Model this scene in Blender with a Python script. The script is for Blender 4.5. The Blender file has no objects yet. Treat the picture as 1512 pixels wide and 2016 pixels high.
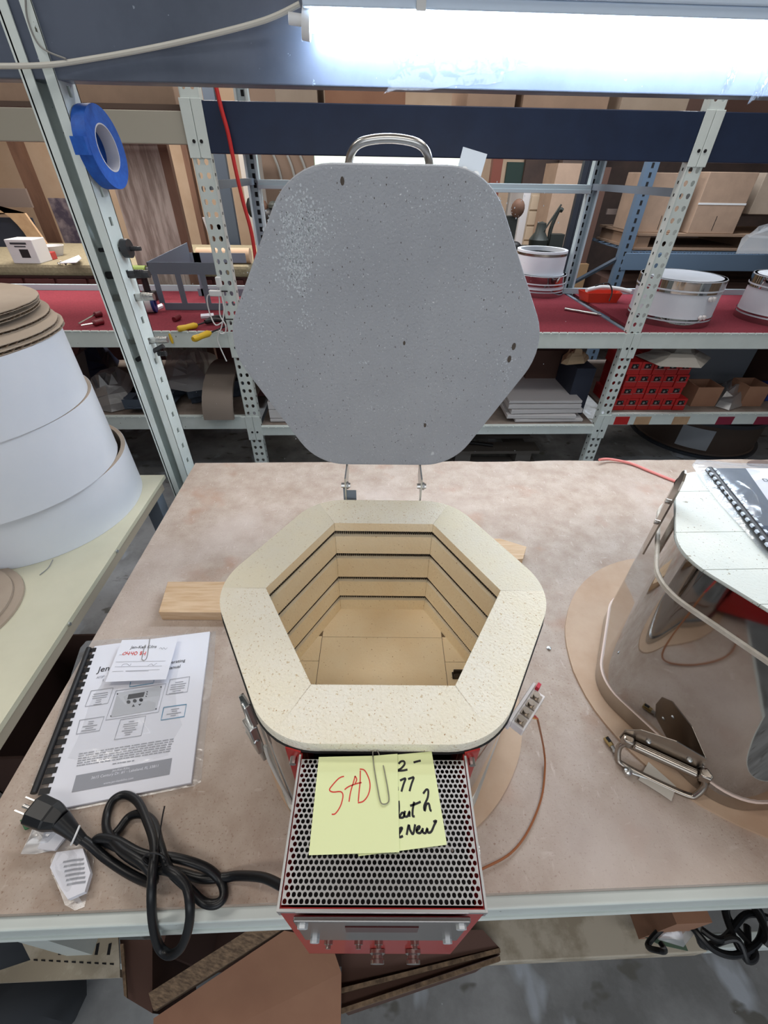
import bpy, bmesh, math, random
from mathutils import Vector, Matrix, Euler
random.seed(4)
C = bpy.context.scene.collection
S = bpy.context.scene
PI = math.pi
# ------------------------------------------------------------------ camera
FPX = 838.456; PITCH = 0.6749; ROLL = 0.0170; YAW = 0.0449
CAM = Vector((-0.0182, -0.3802, 1.5307))
_f = Vector((math.sin(YAW)*math.cos(PITCH), math.cos(YAW)*math.cos(PITCH), -math.sin(PITCH)))
_r = Vector((math.cos(YAW), -math.sin(YAW), 0)); _u = _r.cross(_f)
RR = math.cos(ROLL)*_r + math.sin(ROLL)*_u
UU = -math.sin(ROLL)*_r + math.cos(ROLL)*_u
cd = bpy.data.cameras.new('camera'); cam = bpy.data.objects.new('camera', cd); C.objects.link(cam)
cd.sensor_fit = 'HORIZONTAL'; cd.sensor_width = 36; cd.lens = FPX/1512*36
cd.clip_start = 0.02; cd.clip_end = 60
m = Matrix((RR, UU, -_f)).transposed().to_4x4(); m.translation = CAM
cam.matrix_world = m; S.camera = cam
# ------------------------------------------------------------------ light
S.view_settings.view_transform = 'Standard'; S.view_settings.look = 'None'
S.view_settings.gamma = 1; S.view_settings.use_curve_mapping = False
S.view_settings.exposure = 0.08
W = bpy.data.worlds.new('world'); S.world = W; W.use_nodes = True
W.node_tree.nodes['Background'].inputs[0].default_value = (0.80, 0.88, 1.0, 1)
W.node_tree.nodes['Background'].inputs[1].default_value = 0.22
def area(name, loc, size, power, color, rot=(0, 0, 0)):
    l = bpy.data.lights.new(name, 'AREA'); l.shape = 'RECTANGLE'
    l.size, l.size_y = size; l.energy = power; l.color = color
    o = bpy.data.objects.new(name, l); C.objects.link(o); o.location = loc; o.rotation_euler = rot
    return o
area('overhead_light', (-1.5, 0.15, 3.1), (1.2, 0.3), 14, (1, .95, .88))
area('overhead_light', (1.5, 0.15, 3.1), (1.2, 0.3), 10, (1, .96, .9))
area('overhead_light', (0.5, 1.45, 3.0), (2.0, 0.3), 24, (1, .97, .94))  # unseen, put over the rear to brighten the back of the table
area('overhead_light', (-1.6, 3.4, 2.9), (1.6, 0.5), 75, (1, .94, .86))
area('overhead_light', (1.6, 3.1, 2.9), (1.6, 0.5), 62, (.9, .95, 1))
area('rack_fill', (.4, 2.25, 1.69), (1.5, .06), 5, (.93, .97, 1))  # unseen fill added under the upper deck to brighten the ring tops
area('rack_fill', (2.4, 2.25, 1.69), (1.7, .06), 6, (.9, .95, 1))  # same added fill for the right bay
area('rack_fill', (-1.7, 2.30, 1.60), (1.9, .06), 7, (1, .97, .94))  # area light added at the strip lamp to strengthen its glow
area('bench_fill', (-2.4, 3.0, 2.5), (1.6, .1), 9, (1, .95, .9), (math.radians(25), 0, 0))  # unseen fill light above the back bench
area('overhead_light', (0.0, -1.3, 3.0), (1.6, 0.3), 13, (1, .96, .9))  # unseen, added behind the camera to brighten the kiln chamber
area('front_fill', (0.3, -3.0, 1.5), (3.0, 1.4), 22, (.92, .96, 1), (math.radians(90), 0, 0))  # fill added behind the camera for upright faces, no door stands here
# ------------------------------------------------------------------ measuring: a photo pixel onto a known plane of the place
def _ray(x, y): return _f*FPX + RR*(x-756) - UU*(y-1008)
def G(x, y, z=0.8):
    d = _ray(x, y); return CAM + d*((z-CAM.z)/d.z)
def GY(x, y, Y):
    d = _ray(x, y); return CAM + d*((Y-CAM.y)/d.y)
def GP(x, y, p0, n):
    d = _ray(x, y); return CAM + d*((Vector(p0)-CAM).dot(n)/d.dot(n))
# ------------------------------------------------------------------ materials
def _lin(c):
    return tuple((v/12.92 if v <= .04045 else ((v+.055)/1.055)**2.4) for v in c)
def hexc(r, g, b): return _lin((r/255, g/255, b/255))
MATS = {}
def mat(name, col, rough=.6, metal=0, col2=None, scale=20, detail=6, lo=.35, hi=.65, bump=0, bscale=None,
        spec=None, specks=None, stretch=(1, 1, 1), rough2=None, emit=None, alpha=None, coat=0, trans=0, ior=1.45, obj=False):
    if name in MATS: return MATS[name]
    M = bpy.data.materials.new(name); M.use_nodes = True; MATS[name] = M
    nt = M.node_tree; N = nt.nodes; L = nt.links; B = N['Principled BSDF']
    B.inputs['Base Color'].default_value = (*col, 1); B.inputs['Roughness'].default_value = rough
    B.inputs['Metallic'].default_value = metal
    if spec is not None: B.inputs['Specular IOR Level'].default_value = spec
    if coat: B.inputs['Coat Weight'].default_value = coat
    if trans: B.inputs['Transmission Weight'].default_value = trans
    B.inputs['IOR'].default_value = ior
    if emit: B.inputs['Emission Color'].default_value = (*emit[0], 1); B.inputs['Emission Strength'].default_value = emit[1]
    if alpha is not None: B.inputs['Alpha'].default_value = alpha
    tc = N.new('ShaderNodeTexCoord'); mp = N.new('ShaderNodeMapping'); mp.inputs['Scale'].default_value = stretch
    L.new(tc.outputs['Object'], mp.inputs[0]); V = mp.outputs[0]
    cur = None
    if col2 is not None:
        n = N.new('ShaderNodeTexNoise'); n.inputs['Scale'].default_value = scale; n.inputs['Detail'].default_value = detail
        n.inputs['Roughness'].default_value = .6
        L.new(V, n.inputs['Vector']); r = N.new('ShaderNodeMapRange')
        r.inputs['From Min'].default_value = lo; r.inputs['From Max'].default_value = hi
        L.new(n.outputs['Fac'], r.inputs['Value'])
        x = N.new('ShaderNodeMix'); x.data_type = 'RGBA'
        x.inputs['A'].default_value = (*col, 1); x.inputs['B'].default_value = (*col2, 1)
        L.new(r.outputs[0], x.inputs['Factor']); cur = x.outputs['Result']
        if rough2 is not None:
            y = N.new('ShaderNodeMapRange'); y.inputs['To Min'].default_value = rough; y.inputs['To Max'].default_value = rough2
            L.new(r.outputs[0], y.inputs['Value']); L.new(y.outputs[0], B.inputs['Roughness'])
    for (sc, thr, w, c, st) in (specks or []):
        n = N.new('ShaderNodeTexNoise'); n.inputs['Scale'].default_value = sc; n.inputs['Detail'].default_value = 3
        mm = N.new('ShaderNodeMapping'); mm.inputs['Scale'].default_value = st; mm.inputs['Location'].default_value = (sc*.37, 1.3, sc*.11)
        L.new(tc.outputs['Object'], mm.inputs[0]); L.new(mm.outputs[0], n.inputs['Vector'])
        r = N.new('ShaderNodeMapRange'); r.inputs['From Min'].default_value = thr; r.inputs['From Max'].default_value = thr+w
        L.new(n.outputs['Fac'], r.inputs['Value'])
        x = N.new('ShaderNodeMix'); x.data_type = 'RGBA'
        if cur: L.new(cur, x.inputs['A'])
        else: x.inputs['A'].default_value = (*col, 1)
        x.inputs['B'].default_value = (*c, 1); L.new(r.outputs[0], x.inputs['Factor']); cur = x.outputs['Result']
    if cur: L.new(cur, B.inputs['Base Color'])
    if bump:
        n = N.new('ShaderNodeTexNoise'); n.inputs['Scale'].default_value = bscale or scale; n.inputs['Detail'].default_value = 4
        L.new(V, n.inputs['Vector']); b = N.new('ShaderNodeBump'); b.inputs['Strength'].default_value = 1
        b.inputs['Distance'].default_value = bump
        L.new(n.outputs['Fac'], b.inputs['Height']); L.new(b.outputs[0], B.inputs['Normal'])
    return M
_o = (1, 1, 1)
BRICK = mat('firebrick', hexc(242, 235, 214), .9, col2=hexc(246, 243, 233), scale=7, lo=.35, hi=.65, bump=.0022, bscale=300,
            specks=[(380, .63, .06, hexc(214, 196, 164), _o), (300, .675, .04, hexc(182, 150, 112), _o), (150, .71, .05, hexc(196, 168, 126), _o)])
BRICKW = mat('firebrick_white', hexc(232, 228, 214), .9, col2=hexc(238, 230, 204), scale=6, bump=.0012, bscale=330,
             specks=[(380, .64, .06, hexc(212, 200, 176), _o)])
BRICKIN = mat('firebrick_chamber', hexc(250, 236, 208), .9, col2=hexc(246, 226, 192), scale=9, bump=.0012, bscale=220,
              specks=[(300, .68, .05, hexc(180, 140, 95), _o)])
BRICKLID = mat('firebrick_lid_top', hexc(224, 228, 222), .85, col2=hexc(214, 220, 216), scale=9, bump=.0006, bscale=300,
               specks=[(330, .665, .04, hexc(140, 130, 112), _o), (90, .70, .04, hexc(170, 168, 156), _o)])
LIDGREY = mat('grey_kiln_wash', hexc(160, 164, 172), .75, col2=hexc(171, 175, 183), scale=5, bump=.0016, bscale=260,
              specks=[(330, .69, .03, hexc(116, 114, 116), (1, 1, .5)), (170, .72, .02, hexc(222, 226, 230), _o), (420, .67, .05, hexc(204, 208, 214), _o), (34, .73, .04, hexc(200, 206, 210), _o)])
STEEL = mat('polished_steel', (.42, .41, .40), .05, 1)
STEELB = mat('brushed_steel', (.52, .51, .49), .28, 1)
GALV = mat('galvanised_steel', (.62, .65, .68), .38, 1, col2=(.50, .54, .57), scale=40)
PERF = mat('perforated_steel', (.74, .76, .78), .34, 1)
ZINC = mat('zinc_hardware', (.60, .62, .62), .3, 1)
BRASS = mat('brass', (.55, .42, .2), .35, 1)
NICKEL = mat('dull_nickel', (.36, .32, .28), .26, 1)
RED = mat('red_enamel', hexc(176, 26, 24), .35, coat=.3)
REDBOX = mat('red_box_paint', hexc(178, 34, 34), .5)
BLACKRUB = mat('black_rubber', (.006, .007, .009), .38)
BLACK = mat('black_plastic', (.012, .012, .014), .5)
DARK = mat('dark_void', (.01, .01, .012), .9)
COIL = mat('coil_wire', (.06, .05, .045), .5, .6)
GROOVE = mat('groove_shadow_brick', hexc(150, 125, 95), .95)
RACK = mat('pale_grey_green_rack_paint', hexc(214, 224, 222), .38, col2=hexc(204, 214, 212), scale=6, specks=[(60, .74, .02, hexc(90, 90, 80), _o)])
RACKB = mat('pale_blue_rack_paint', hexc(180, 196, 204), .4)
BLUERACK = mat('blue_rack_paint', hexc(96, 116, 138), .45)
DBLACK = mat('dark_navy_beam_paint', hexc(30, 44, 72), .42, col2=hexc(26, 38, 64), scale=8)
GREYBEAM = mat('dark_grey_beam_sheet', hexc(74, 82, 98), .42, col2=hexc(92, 100, 116), scale=5, rough2=.3, bump=.002, bscale=9, specks=[(70, .73, .02, hexc(140, 150, 165), _o)])
TABLE = mat('smeared_hardboard', hexc(163, 143, 128), .7, col2=hexc(191, 177, 165), scale=22, detail=12, lo=.28, hi=.76, bump=.0006, bscale=200,
            specks=[(7, .60, .16, hexc(168, 132, 110), _o), (110, .64, .12, hexc(196, 182, 172), (1, .3, 1)), (100, .65, .12, hexc(194, 180, 170), (.3, 1, 1)), (300, .60, .12, hexc(146, 120, 104), _o), (3.2, .48, .40, hexc(208, 195, 187), _o)])
PLY = mat('plywood', hexc(190, 160, 128), .7, col2=hexc(172, 140, 110), scale=12, stretch=(1, 8, 1))
PLYEDGE = mat('plywood_disc', hexc(178, 148, 122), .65, col2=hexc(196, 170, 146), scale=7, detail=8)
PINE = mat('pine_plank', hexc(212, 184, 152), .65, col2=hexc(194, 160, 124), scale=14, stretch=(1, 9, 6))
CREAMTOP = mat('cream_melamine', hexc(216, 212, 188), .5, col2=hexc(204, 200, 176), scale=4, specks=[(40, .74, .03, hexc(170, 160, 140), _o)])
CARD = mat('cardboard', hexc(172, 146, 126), .85, col2=hexc(160, 136, 118), scale=10)
CARDG = mat('grey_cardboard', hexc(178, 162, 146), .85, col2=hexc(166, 150, 134), scale=6)
CARDED = mat('corrugated_edge', hexc(92, 76, 62), .9, col2=hexc(146, 122, 98), scale=90, stretch=(1, 1, 5))
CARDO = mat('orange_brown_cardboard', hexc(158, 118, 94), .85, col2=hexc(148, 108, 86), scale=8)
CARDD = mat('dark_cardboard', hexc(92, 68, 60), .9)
WHITE = mat('white_fibre_blanket', hexc(226, 230, 238), .75, col2=hexc(216, 222, 232), scale=3)
PAPER = mat('white_paper', hexc(226, 227, 236), .7)
YELLOW = mat('pale_yellow_note', hexc(228, 236, 182), .7)
INK = mat('black_ink', (.01, .01, .012), .6)
REDINK = mat('red_ink', hexc(210, 60, 50), .6)
GREYINK = mat('grey_print', hexc(150, 152, 160), .7)
BLUEINK = mat('blue_print', hexc(90, 140, 170), .7)
SILVERINK = mat('silver_print', hexc(186, 188, 194), .6)
CARPET = mat('red_carpet', hexc(130, 40, 54), .95, col2=hexc(114, 32, 46), scale=120, bump=.002, bscale=300)
MUSTARD = mat('mustard_carpet', hexc(146, 136, 112), .95, col2=hexc(130, 120, 98), scale=60, bump=.004, bscale=60)
CONC = mat('stained_concrete', hexc(164, 167, 170), .6, col2=hexc(124, 126, 127), scale=3.2, detail=10, lo=.4, hi=.6, rough2=.8, bump=.001, bscale=40,
           specks=[(9, .60, .08, hexc(180, 188, 198), (1, .5, 1)), (14, .62, .05, hexc(108, 108, 104), (.6, 1, 1)), (90, .74, .02, hexc(190, 196, 200), _o)])
WALLM = mat('beige_wall', hexc(196, 172, 150), .9, col2=hexc(184, 158, 134), scale=3)
WOODD = mat('dark_wood', hexc(112, 82, 66), .75, col2=hexc(88, 62, 50), scale=10, stretch=(1, 1, .2))
GWOOD = mat('weathered_plywood', hexc(168, 156, 148), .8, col2=hexc(128, 114, 106), scale=7, detail=5, stretch=(4, 1, .5), lo=.42, hi=.58)
BTAPE = mat('blue_masking_tape', hexc(28, 92, 186), .6, col2=hexc(20, 78, 168), scale=80)
REDCORD = mat('red_cord', hexc(190, 44, 44), .5)
PINKC = mat('salmon_cord', hexc(216, 130, 124), .5)
BROWNC = mat('brown_wire', hexc(150, 92, 56), .5)
WHITEP = mat('white_plastic', hexc(226, 228, 230), .4)
CREAMC = mat('cream_cable', hexc(200, 198, 190), .5)
CERAM = mat('white_ceramic', hexc(232, 228, 228), .3)
YPLAST = mat('yellow_plastic', hexc(214, 176, 44), .4)
GREENP = mat('green_plastic', hexc(120, 140, 50), .5)
GGREEN = mat('dark_green_plastic', hexc(40, 96, 60), .5)
BLUEP = mat('blue_plastic', hexc(36, 60, 130), .45)
GREYMET = mat('grey_blue_metal', hexc(120, 132, 146), .5)
DGREYMET = mat('dark_grey_bracket_paint', hexc(66, 76, 90), .55)
SLAB = mat('pale_ceramic_slab', hexc(196, 194, 196), .75)
PINKPL = mat('pink_plastic', hexc(226, 160, 158), .5)
GREENBIT = mat('green_foliage', hexc(150, 180, 130), .8)
DRAWER = mat('beige_cabinet_paint', hexc(190, 172, 150), .5)
MACH = mat('dark_machine_paint', hexc(60, 64, 62), .5, .3)
DGREEN = mat('chalkboard_green', hexc(46, 66, 62), .7)
TUBE = mat('lamp_diffuser', (1, 1, 1), .4, emit=((.74, .87, 1.0), 50))
TUBE2 = mat('far_lamp_diffuser', (1, 1, 1), .4, emit=((.92, .96, 1.0), 1.6))
WINDOW = mat('bright_opening', (1, 1, 1), .5, emit=((.72, .95, .72), .9))
def film(name, amount=.10, tint=(.9, .93, .97), rough=.22):
    M = bpy.data.materials.new(name); M.use_nodes = True; nt = M.node_tree; N = nt.nodes; L = nt.links
    for n in list(N):
        if n.type != 'OUTPUT_MATERIAL': N.remove(n)
    out = [n for n in N if n.type == 'OUTPUT_MATERIAL'][0]
    t = N.new('ShaderNodeBsdfTransparent'); g = N.new('ShaderNodeBsdfGlossy'); g.inputs['Roughness'].default_value = rough
    d = N.new('ShaderNodeBsdfDiffuse'); d.inputs[0].default_value = (*tint, 1)
    tc = N.new('ShaderNodeTexCoord'); no = N.new('ShaderNodeTexNoise'); no.inputs['Scale'].default_value = 26; no.inputs['Distortion'].default_value = 1.2
    L.new(tc.outputs['Object'], no.inputs['Vector'])
    b = N.new('ShaderNodeBump'); b.inputs['Distance'].default_value = .002; L.new(no.outputs['Fac'], b.inputs['Height'])
    L.new(b.outputs[0], g.inputs['Normal'])
    m1 = N.new('ShaderNodeMixShader'); m1.inputs[0].default_value = .55; L.new(d.outputs[0], m1.inputs[1]); L.new(g.outputs[0], m1.inputs[2])
    m2 = N.new('ShaderNodeMixShader'); m2.inputs[0].default_value = amount; L.new(t.outputs[0], m2.inputs[1]); L.new(m1.outputs[0], m2.inputs[2])
    L.new(m2.outputs[0], out.inputs[0]); MATS[name] = M; return M
FILM = film('clear_plastic_film', .14)
FILMH = film('hazy_plastic_film', .36, (.8, .84, .9), .3)
FILMG = film('greyish_plastic_film', .5, (.45, .48, .52), .4)
# ------------------------------------------------------------------ mesh helpers
class MB:
    def __init__(s): s.bm = bmesh.new(); s.mi = 0
    def _v(s, pts): return [s.bm.verts.new(p) for p in pts]
    def face(s, pts):
        f = s.bm.faces.new(s._v(pts)); f.material_index = s.mi; return f
    def box(s, lo, hi, M=None):
        x0, y0, z0 = lo; x1, y1, z1 = hi
        P = [Vector(p) for p in ((x0,y0,z0),(x1,y0,z0),(x1,y1,z0),(x0,y1,z0),(x0,y0,z1),(x1,y0,z1),(x1,y1,z1),(x0,y1,z1))]
        if M is not None: P = [M @ p for p in P]
        v = s._v(P)
        for f in ((0,3,2,1),(4,5,6,7),(0,1,5,4),(1,2,6,5),(2,3,7,6),(3,0,4,7)):
            q = s.bm.faces.new([v[i] for i in f]); q.material_index = s.mi
        return s
    def slab(s, quad, t, axis=(0, 0, -1)):     # a polygon given a real thickness t along axis
        a = Vector(axis)*t; A = [Vector(p) for p in quad]; Bp = [p+a for p in A]
        va = s._v(A); vb = s._v(Bp); n = len(A)
        for f in (va, vb[::-1]):
            q = s.bm.faces.new(f); q.material_index = s.mi
        for i in range(n):
            q = s.bm.faces.new([va[i], vb[i], vb[(i+1) % n], va[(i+1) % n]]); q.material_index = s.mi
        return s
    def prism(s, poly, z0, z1, M=None):
        n = len(poly); A = [Vector((p[0], p[1], z0)) for p in poly]; Bq = [Vector((p[0], p[1], z1)) for p in poly]
        if M is not None: A = [M @ p for p in A]; Bq = [M @ p for p in Bq]
        va = s._v(A); vb = s._v(Bq)
        for f in (va[::-1], vb):
            q = s.bm.faces.new(f); q.material_index = s.mi
        for i in range(n):
            q = s.bm.faces.new([va[i], va[(i+1) % n], vb[(i+1) % n], vb[i]]); q.material_index = s.mi; q.smooth = n > 10
        return s
    def loops(s, rings, cap=True, smooth=False, closed=True):
        vr = [s._v(r) for r in rings]; n = len(rings[0])
        for a, b in zip(vr, vr[1:]):
            for i in range(n if closed else n-1):
                q = s.bm.faces.new([a[i], a[(i+1) % n], b[(i+1) % n], b[i]]); q.smooth = smooth; q.material_index = s.mi
        if cap:
            for f in (vr[0][::-1], vr[-1]):
                q = s.bm.faces.new(f); q.material_index = s.mi
        return s
    def tube(s, path, r, n=8, cap=True, closed=False, rr=None):
        P = [Vector(p) for p in path]; rings = []; up = None
        for i, p in enumerate(P):
            if closed: t = P[(i+1) % len(P)] - P[i-1]
            else: t = P[min(i+1, len(P)-1)] - P[max(i-1, 0)]
            if t.length < 1e-9: t = Vector((0, 0, 1))
            t.normalize()
            if up is None: up = Vector((0, 0, 1)) if abs(t.z) < .9 else Vector((1, 0, 0))
            a = t.cross(up)
            if a.length < 1e-6: a = t.cross(Vector((0, 1, 0)))
            a.normalize(); b = a.cross(t); up = b
            R = rr[i] if rr else r
            rings.append([p + (a*math.cos(2*PI*k/n) + b*math.sin(2*PI*k/n))*R for k in range(n)])
        if closed: rings.append(rings[0])
        s.loops(rings, cap and not closed, smooth=True); return s
    def cyl(s, p0, p1, r, n=20, r2=None):
        p0 = Vector(p0); p1 = Vector(p1); return s.tube([p0, p1], r, n, rr=[r, r if r2 is None else r2])
    def lathe(s, prof, n=32, c=(0, 0), M=None):   # prof: [(r,z)]
        rings = [[Vector((c[0]+r*math.cos(2*PI*k/n), c[1]+r*math.sin(2*PI*k/n), z)) for k in range(n)] for r, z in prof]
        if M is not None: rings = [[M @ p for p in r] for r in rings]
        vr = [s._v(r) for r in rings]
        for a, b in zip(vr, vr[1:]):
            for i in range(n):
                q = s.bm.faces.new([a[i], a[(i+1) % n], b[(i+1) % n], b[i]]); q.smooth = True; q.material_index = s.mi
        for f, (r, z) in ((vr[0][::-1], prof[0]), (vr[-1], prof[-1])):
            if r > 1e-5:
                q = s.bm.faces.new(f); q.material_index = s.mi
        return s
    def sphere(s, c, r, sc=(1, 1, 1), n=16):
        mt = Matrix.Translation(c) @ Matrix.Diagonal((*sc, 1))
        g = bmesh.ops.create_uvsphere(s.bm, u_segments=n, v_segments=n//2, radius=r, matrix=mt)
        for v in g['verts']:
            for f in v.link_faces: f.smooth = True; f.material_index = s.mi
        return s
    def ribbon(s, pts, w, n=None):             # flat ink line lying in a plane of normal n
        n = Vector(n or (0, 0, 1)); P = [Vector(p) for p in pts]; L_ = []; R_ = []
        for i, p in enumerate(P):
            t = (P[min(i+1, len(P)-1)] - P[max(i-1, 0)])
            if t.length < 1e-9: t = Vector((1, 0, 0))
            d = n.cross(t.normalized())*w*.5
            L_.append(p+d); R_.append(p-d)
        for i in range(len(P)-1): s.face([L_[i], L_[i+1], R_[i+1], R_[i]])
        return s
    def build(s, name, ms, parent=None, bevel=0, local=False, keep=False):
        if not isinstance(ms, (list, tuple)): ms = [ms]
        bmesh.ops.recalc_face_normals(s.bm, faces=s.bm.faces)
        me = bpy.data.meshes.new(name)
        co = [v.co for v in s.bm.verts]
        if parent is not None:
            off = Vector((0, 0, 0)) if local else worldloc(parent)
        elif keep: off = Vector((0, 0, 0))
        else:
            off = Vector(((min(c.x for c in co)+max(c.x for c in co))/2, (min(c.y for c in co)+max(c.y for c in co))/2, min(c.z for c in co)))
        for v in s.bm.verts: v.co -= off
        s.bm.to_mesh(me); s.bm.free()
        for q in ms: me.materials.append(q)
        if any(p.use_smooth for p in me.polygons): me.set_sharp_from_angle(angle=math.radians(38))
        o = bpy.data.objects.new(name, me); C.objects.link(o)
        if parent is not None: o.parent = parent
        else: o.location = off
        if bevel:
            b = o.modifiers.new('bevel', 'BEVEL'); b.width = bevel; b.segments = 2; b.limit_method = 'ANGLE'; b.angle_limit = math.radians(40)
        return o
def worldloc(o):
    v = Vector(o.location)
    while o.parent is not None: o = o.parent; v = v + Vector(o.location)
    return v
def thing(name, label, cat, loc, rz=0, group=None):
    o = bpy.data.objects.new(name, None); C.objects.link(o); o.location = loc; o.rotation_euler = (0, 0, rz)
    o.empty_display_size = .05
    return tag(o, label, cat, group)
def tag(o, label, cat, group=None, kind=None):
    o['label'] = label; o['category'] = cat
    if group: o['group'] = group
    if kind: o['kind'] = kind
    return o
def struct(o): o['kind'] = 'structure'; return o
def copy_tree(o, parent=None):
    c = o.copy(); C.objects.link(c)
    if parent is not None: c.parent = parent
    for ch in [x for x in list(C.objects) if x.parent == o]: copy_tree(ch, c)
    return c
def spline(pts, n=6, closed=False):
    P = [Vector(p) for p in pts]; out = []; m = len(P)
    rng = range(m) if closed else range(m-1)
    for i in rng:
        p0 = P[(i-1) % m] if closed or i > 0 else P[i]; p1 = P[i]; p2 = P[(i+1) % m]
        p3 = P[(i+2) % m] if closed or i+2 < m else p2
        for k in range(n):
            t = k/n
            out.append(.5*((2*p1) + (p2-p0)*t + (2*p0-5*p1+4*p2-p3)*t*t + (3*p1-p0-3*p2+p3)*t**3))
    if not closed: out.append(P[-1])
    return out
def rhex(a, rc, n=6, z=None, start=0):
    """rounded hexagon, apothem a, flats facing +-Y, corners on +-X"""
    R = a/math.cos(PI/6); out = []
    for k in range(6):
        A = k*PI/3 + start; cdist = R - rc/math.cos(PI/6)
        cx, cy = cdist*math.cos(A), cdist*math.sin(A)
        for j in range(n+1):
            t = A - PI/6 + (PI/3)*j/n
            out.append((cx+rc*math.cos(t), cy+rc*math.sin(t)))
    full = []
    for i, p in enumerate(out):
        full.append(p)
        if (i+1) % (n+1) == 0:
            q = out[(i+1) % len(out)]
            for f in (.03, .25, .5, .75, .97): full.append((p[0]+(q[0]-p[0])*f, p[1]+(q[1]-p[1])*f))
    return full
def ringz(poly, z): return [Vector((p[0], p[1], z)) for p in poly]
def sqhole(cw, ch, hw, hh):
    A = set()
    for (x, y) in ((cw, ch), (hw, hh)):
        a = math.atan2(y, x)
        for q in (a, PI-a, PI+a, 2*PI-a): A.add(round(q, 5))
    for q in (0, PI/2, PI, 1.5*PI): A.add(round(q, 5))
    out = []
    for a in sorted(A):
        k = min(hw/max(abs(math.cos(a)), 1e-9), hh/max(abs(math.sin(a)), 1e-9)); out.append((k*math.cos(a), k*math.sin(a)))
    return out
def text(name, s_, size, o, xd, yd, m, parent=None, depth=.00005, align='LEFT'):
    cu = bpy.data.curves.new(name, 'FONT'); cu.body = s_; cu.size = size; cu.extrude = depth; cu.align_x = align
    cu.resolution_u = 3
    t = bpy.data.objects.new(name, cu); C.objects.link(t)
    bpy.context.view_layer.update()
    me = bpy.data.meshes.new_from_object(t.evaluated_get(bpy.context.evaluated_depsgraph_get()))
    C.objects.unlink(t); bpy.data.objects.remove(t)
    xd = Vector(xd).normalized(); yd = Vector(yd).normalized(); zd = xd.cross(yd).normalized()
    M = Matrix((xd, yd, zd)).transposed().to_4x4(); M.translation = Vector(o)
    if parent is not None: M = Matrix.Translation(-worldloc(parent)) @ M
    me.transform(M); me.materials.clear(); me.materials.append(m)
    ob = bpy.data.objects.new(name, me); C.objects.link(ob)
    if parent is not None: ob.parent = parent
    return ob
def perf(mb, o, xd, yd, w, h, nx, ny, hole, th, frame=0, stagger=False, skip=None):
    """sheet with real holes: nx*ny cells, each cell a rectangle around a hole polygon given in cell units (-.5..5)"""
    o = Vector(o); xd = Vector(xd); yd = Vector(yd); nd = xd.cross(yd).normalized()
    cw, ch = w/nx, h/ny
    def pt(u, v, d=0): return o + xd*u + yd*v - nd*d
    for j in range(ny):
        sh = .5 if (stagger and j % 2) else 0
        for i in range(nx):
            cx, cy = (i+.5+sh)*cw, (j+.5)*ch
            if stagger and sh and i == nx-1:
                for d in (0, th):
                    mb.face([pt(cx-cw*.5, cy-ch*.5, d), pt(cx, cy-ch*.5, d), pt(cx, cy+ch*.5, d), pt(cx-cw*.5, cy+ch*.5, d)])
                continue
            if stagger and sh and i == 0:
                for d in (0, th):
                    mb.face([pt(0, cy-ch*.5, d), pt(cw*.5, cy-ch*.5, d), pt(cw*.5, cy+ch*.5, d), pt(0, cy+ch*.5, d)])
            if skip and skip(i, j):
                for d in (0, th):
                    mb.face([pt(cx-cw*.5, cy-ch*.5, d), pt(cx+cw*.5, cy-ch*.5, d), pt(cx+cw*.5, cy+ch*.5, d), pt(cx-cw*.5, cy+ch*.5, d)])
                continue
            inner = []; outer = []
            for (hx, hy) in hole:
                k = .5/max(abs(hx)/cw, abs(hy)/ch)
                inner.append((cx+hx, cy+hy)); outer.append((cx+hx*k, cy+hy*k))
            n = len(hole)
            Ia = [mb.bm.verts.new(pt(*p)) for p in inner]; Oa = [mb.bm.verts.new(pt(*p)) for p in outer]
            Ib = [mb.bm.verts.new(pt(*p, th)) for p in inner]; Ob = [mb.bm.verts.new(pt(*p, th)) for p in outer]
            for k in range(n):
                l = (k+1) % n
                for q in ([Ia[k], Oa[k], Oa[l], Ia[l]], [Ib[k], Ib[l], Ob[l], Ob[k]], [Ia[k], Ia[l], Ib[l], Ib[k]]):
                    mb.bm.faces.new(q).material_index = mb.mi
def holepoly(cw, ch, r, n=12, tear=False):
    """polygon whose vertex angles include the cell corners"""
    ca = math.atan2(ch, cw); angs = [ca, PI-ca, PI+ca, 2*PI-ca] + [2*PI*k/n for k in range(n)]
    angs = sorted(set(round(a % (2*PI), 5) for a in angs)); out = []
    for a in angs:
        rr = r
        if tear: rr = r*(1+.55*max(0, -math.sin(a))**3) * (1 if math.sin(a) > -.2 else .95)
        out.append((rr*math.cos(a), rr*math.sin(a)))
    return out
# ================================================================== the setting
struct(MB().box((-4.6, -4.2, -.1), (5.6, 5.4, 0)).build('floor', CONC))
struct(MB().box((-4.6, 5.2, 0), (5.6, 5.35, 3.3)).build('wall_back', WALLM))
struct(MB().box((-4.75, -1.5, 0), (-4.6, 5.2, 3.3)).build('wall_left', WALLM))
struct(MB().box((5.6, -1.5, 0), (5.75, 5.2, 3.3)).build('wall_right', WALLM))
struct(MB().box((-4.6, -1.5, 3.3), (5.6, 5.35, 3.4)).build('ceiling', mat('ceiling_board', hexc(150, 140, 130), .9)))
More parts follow.
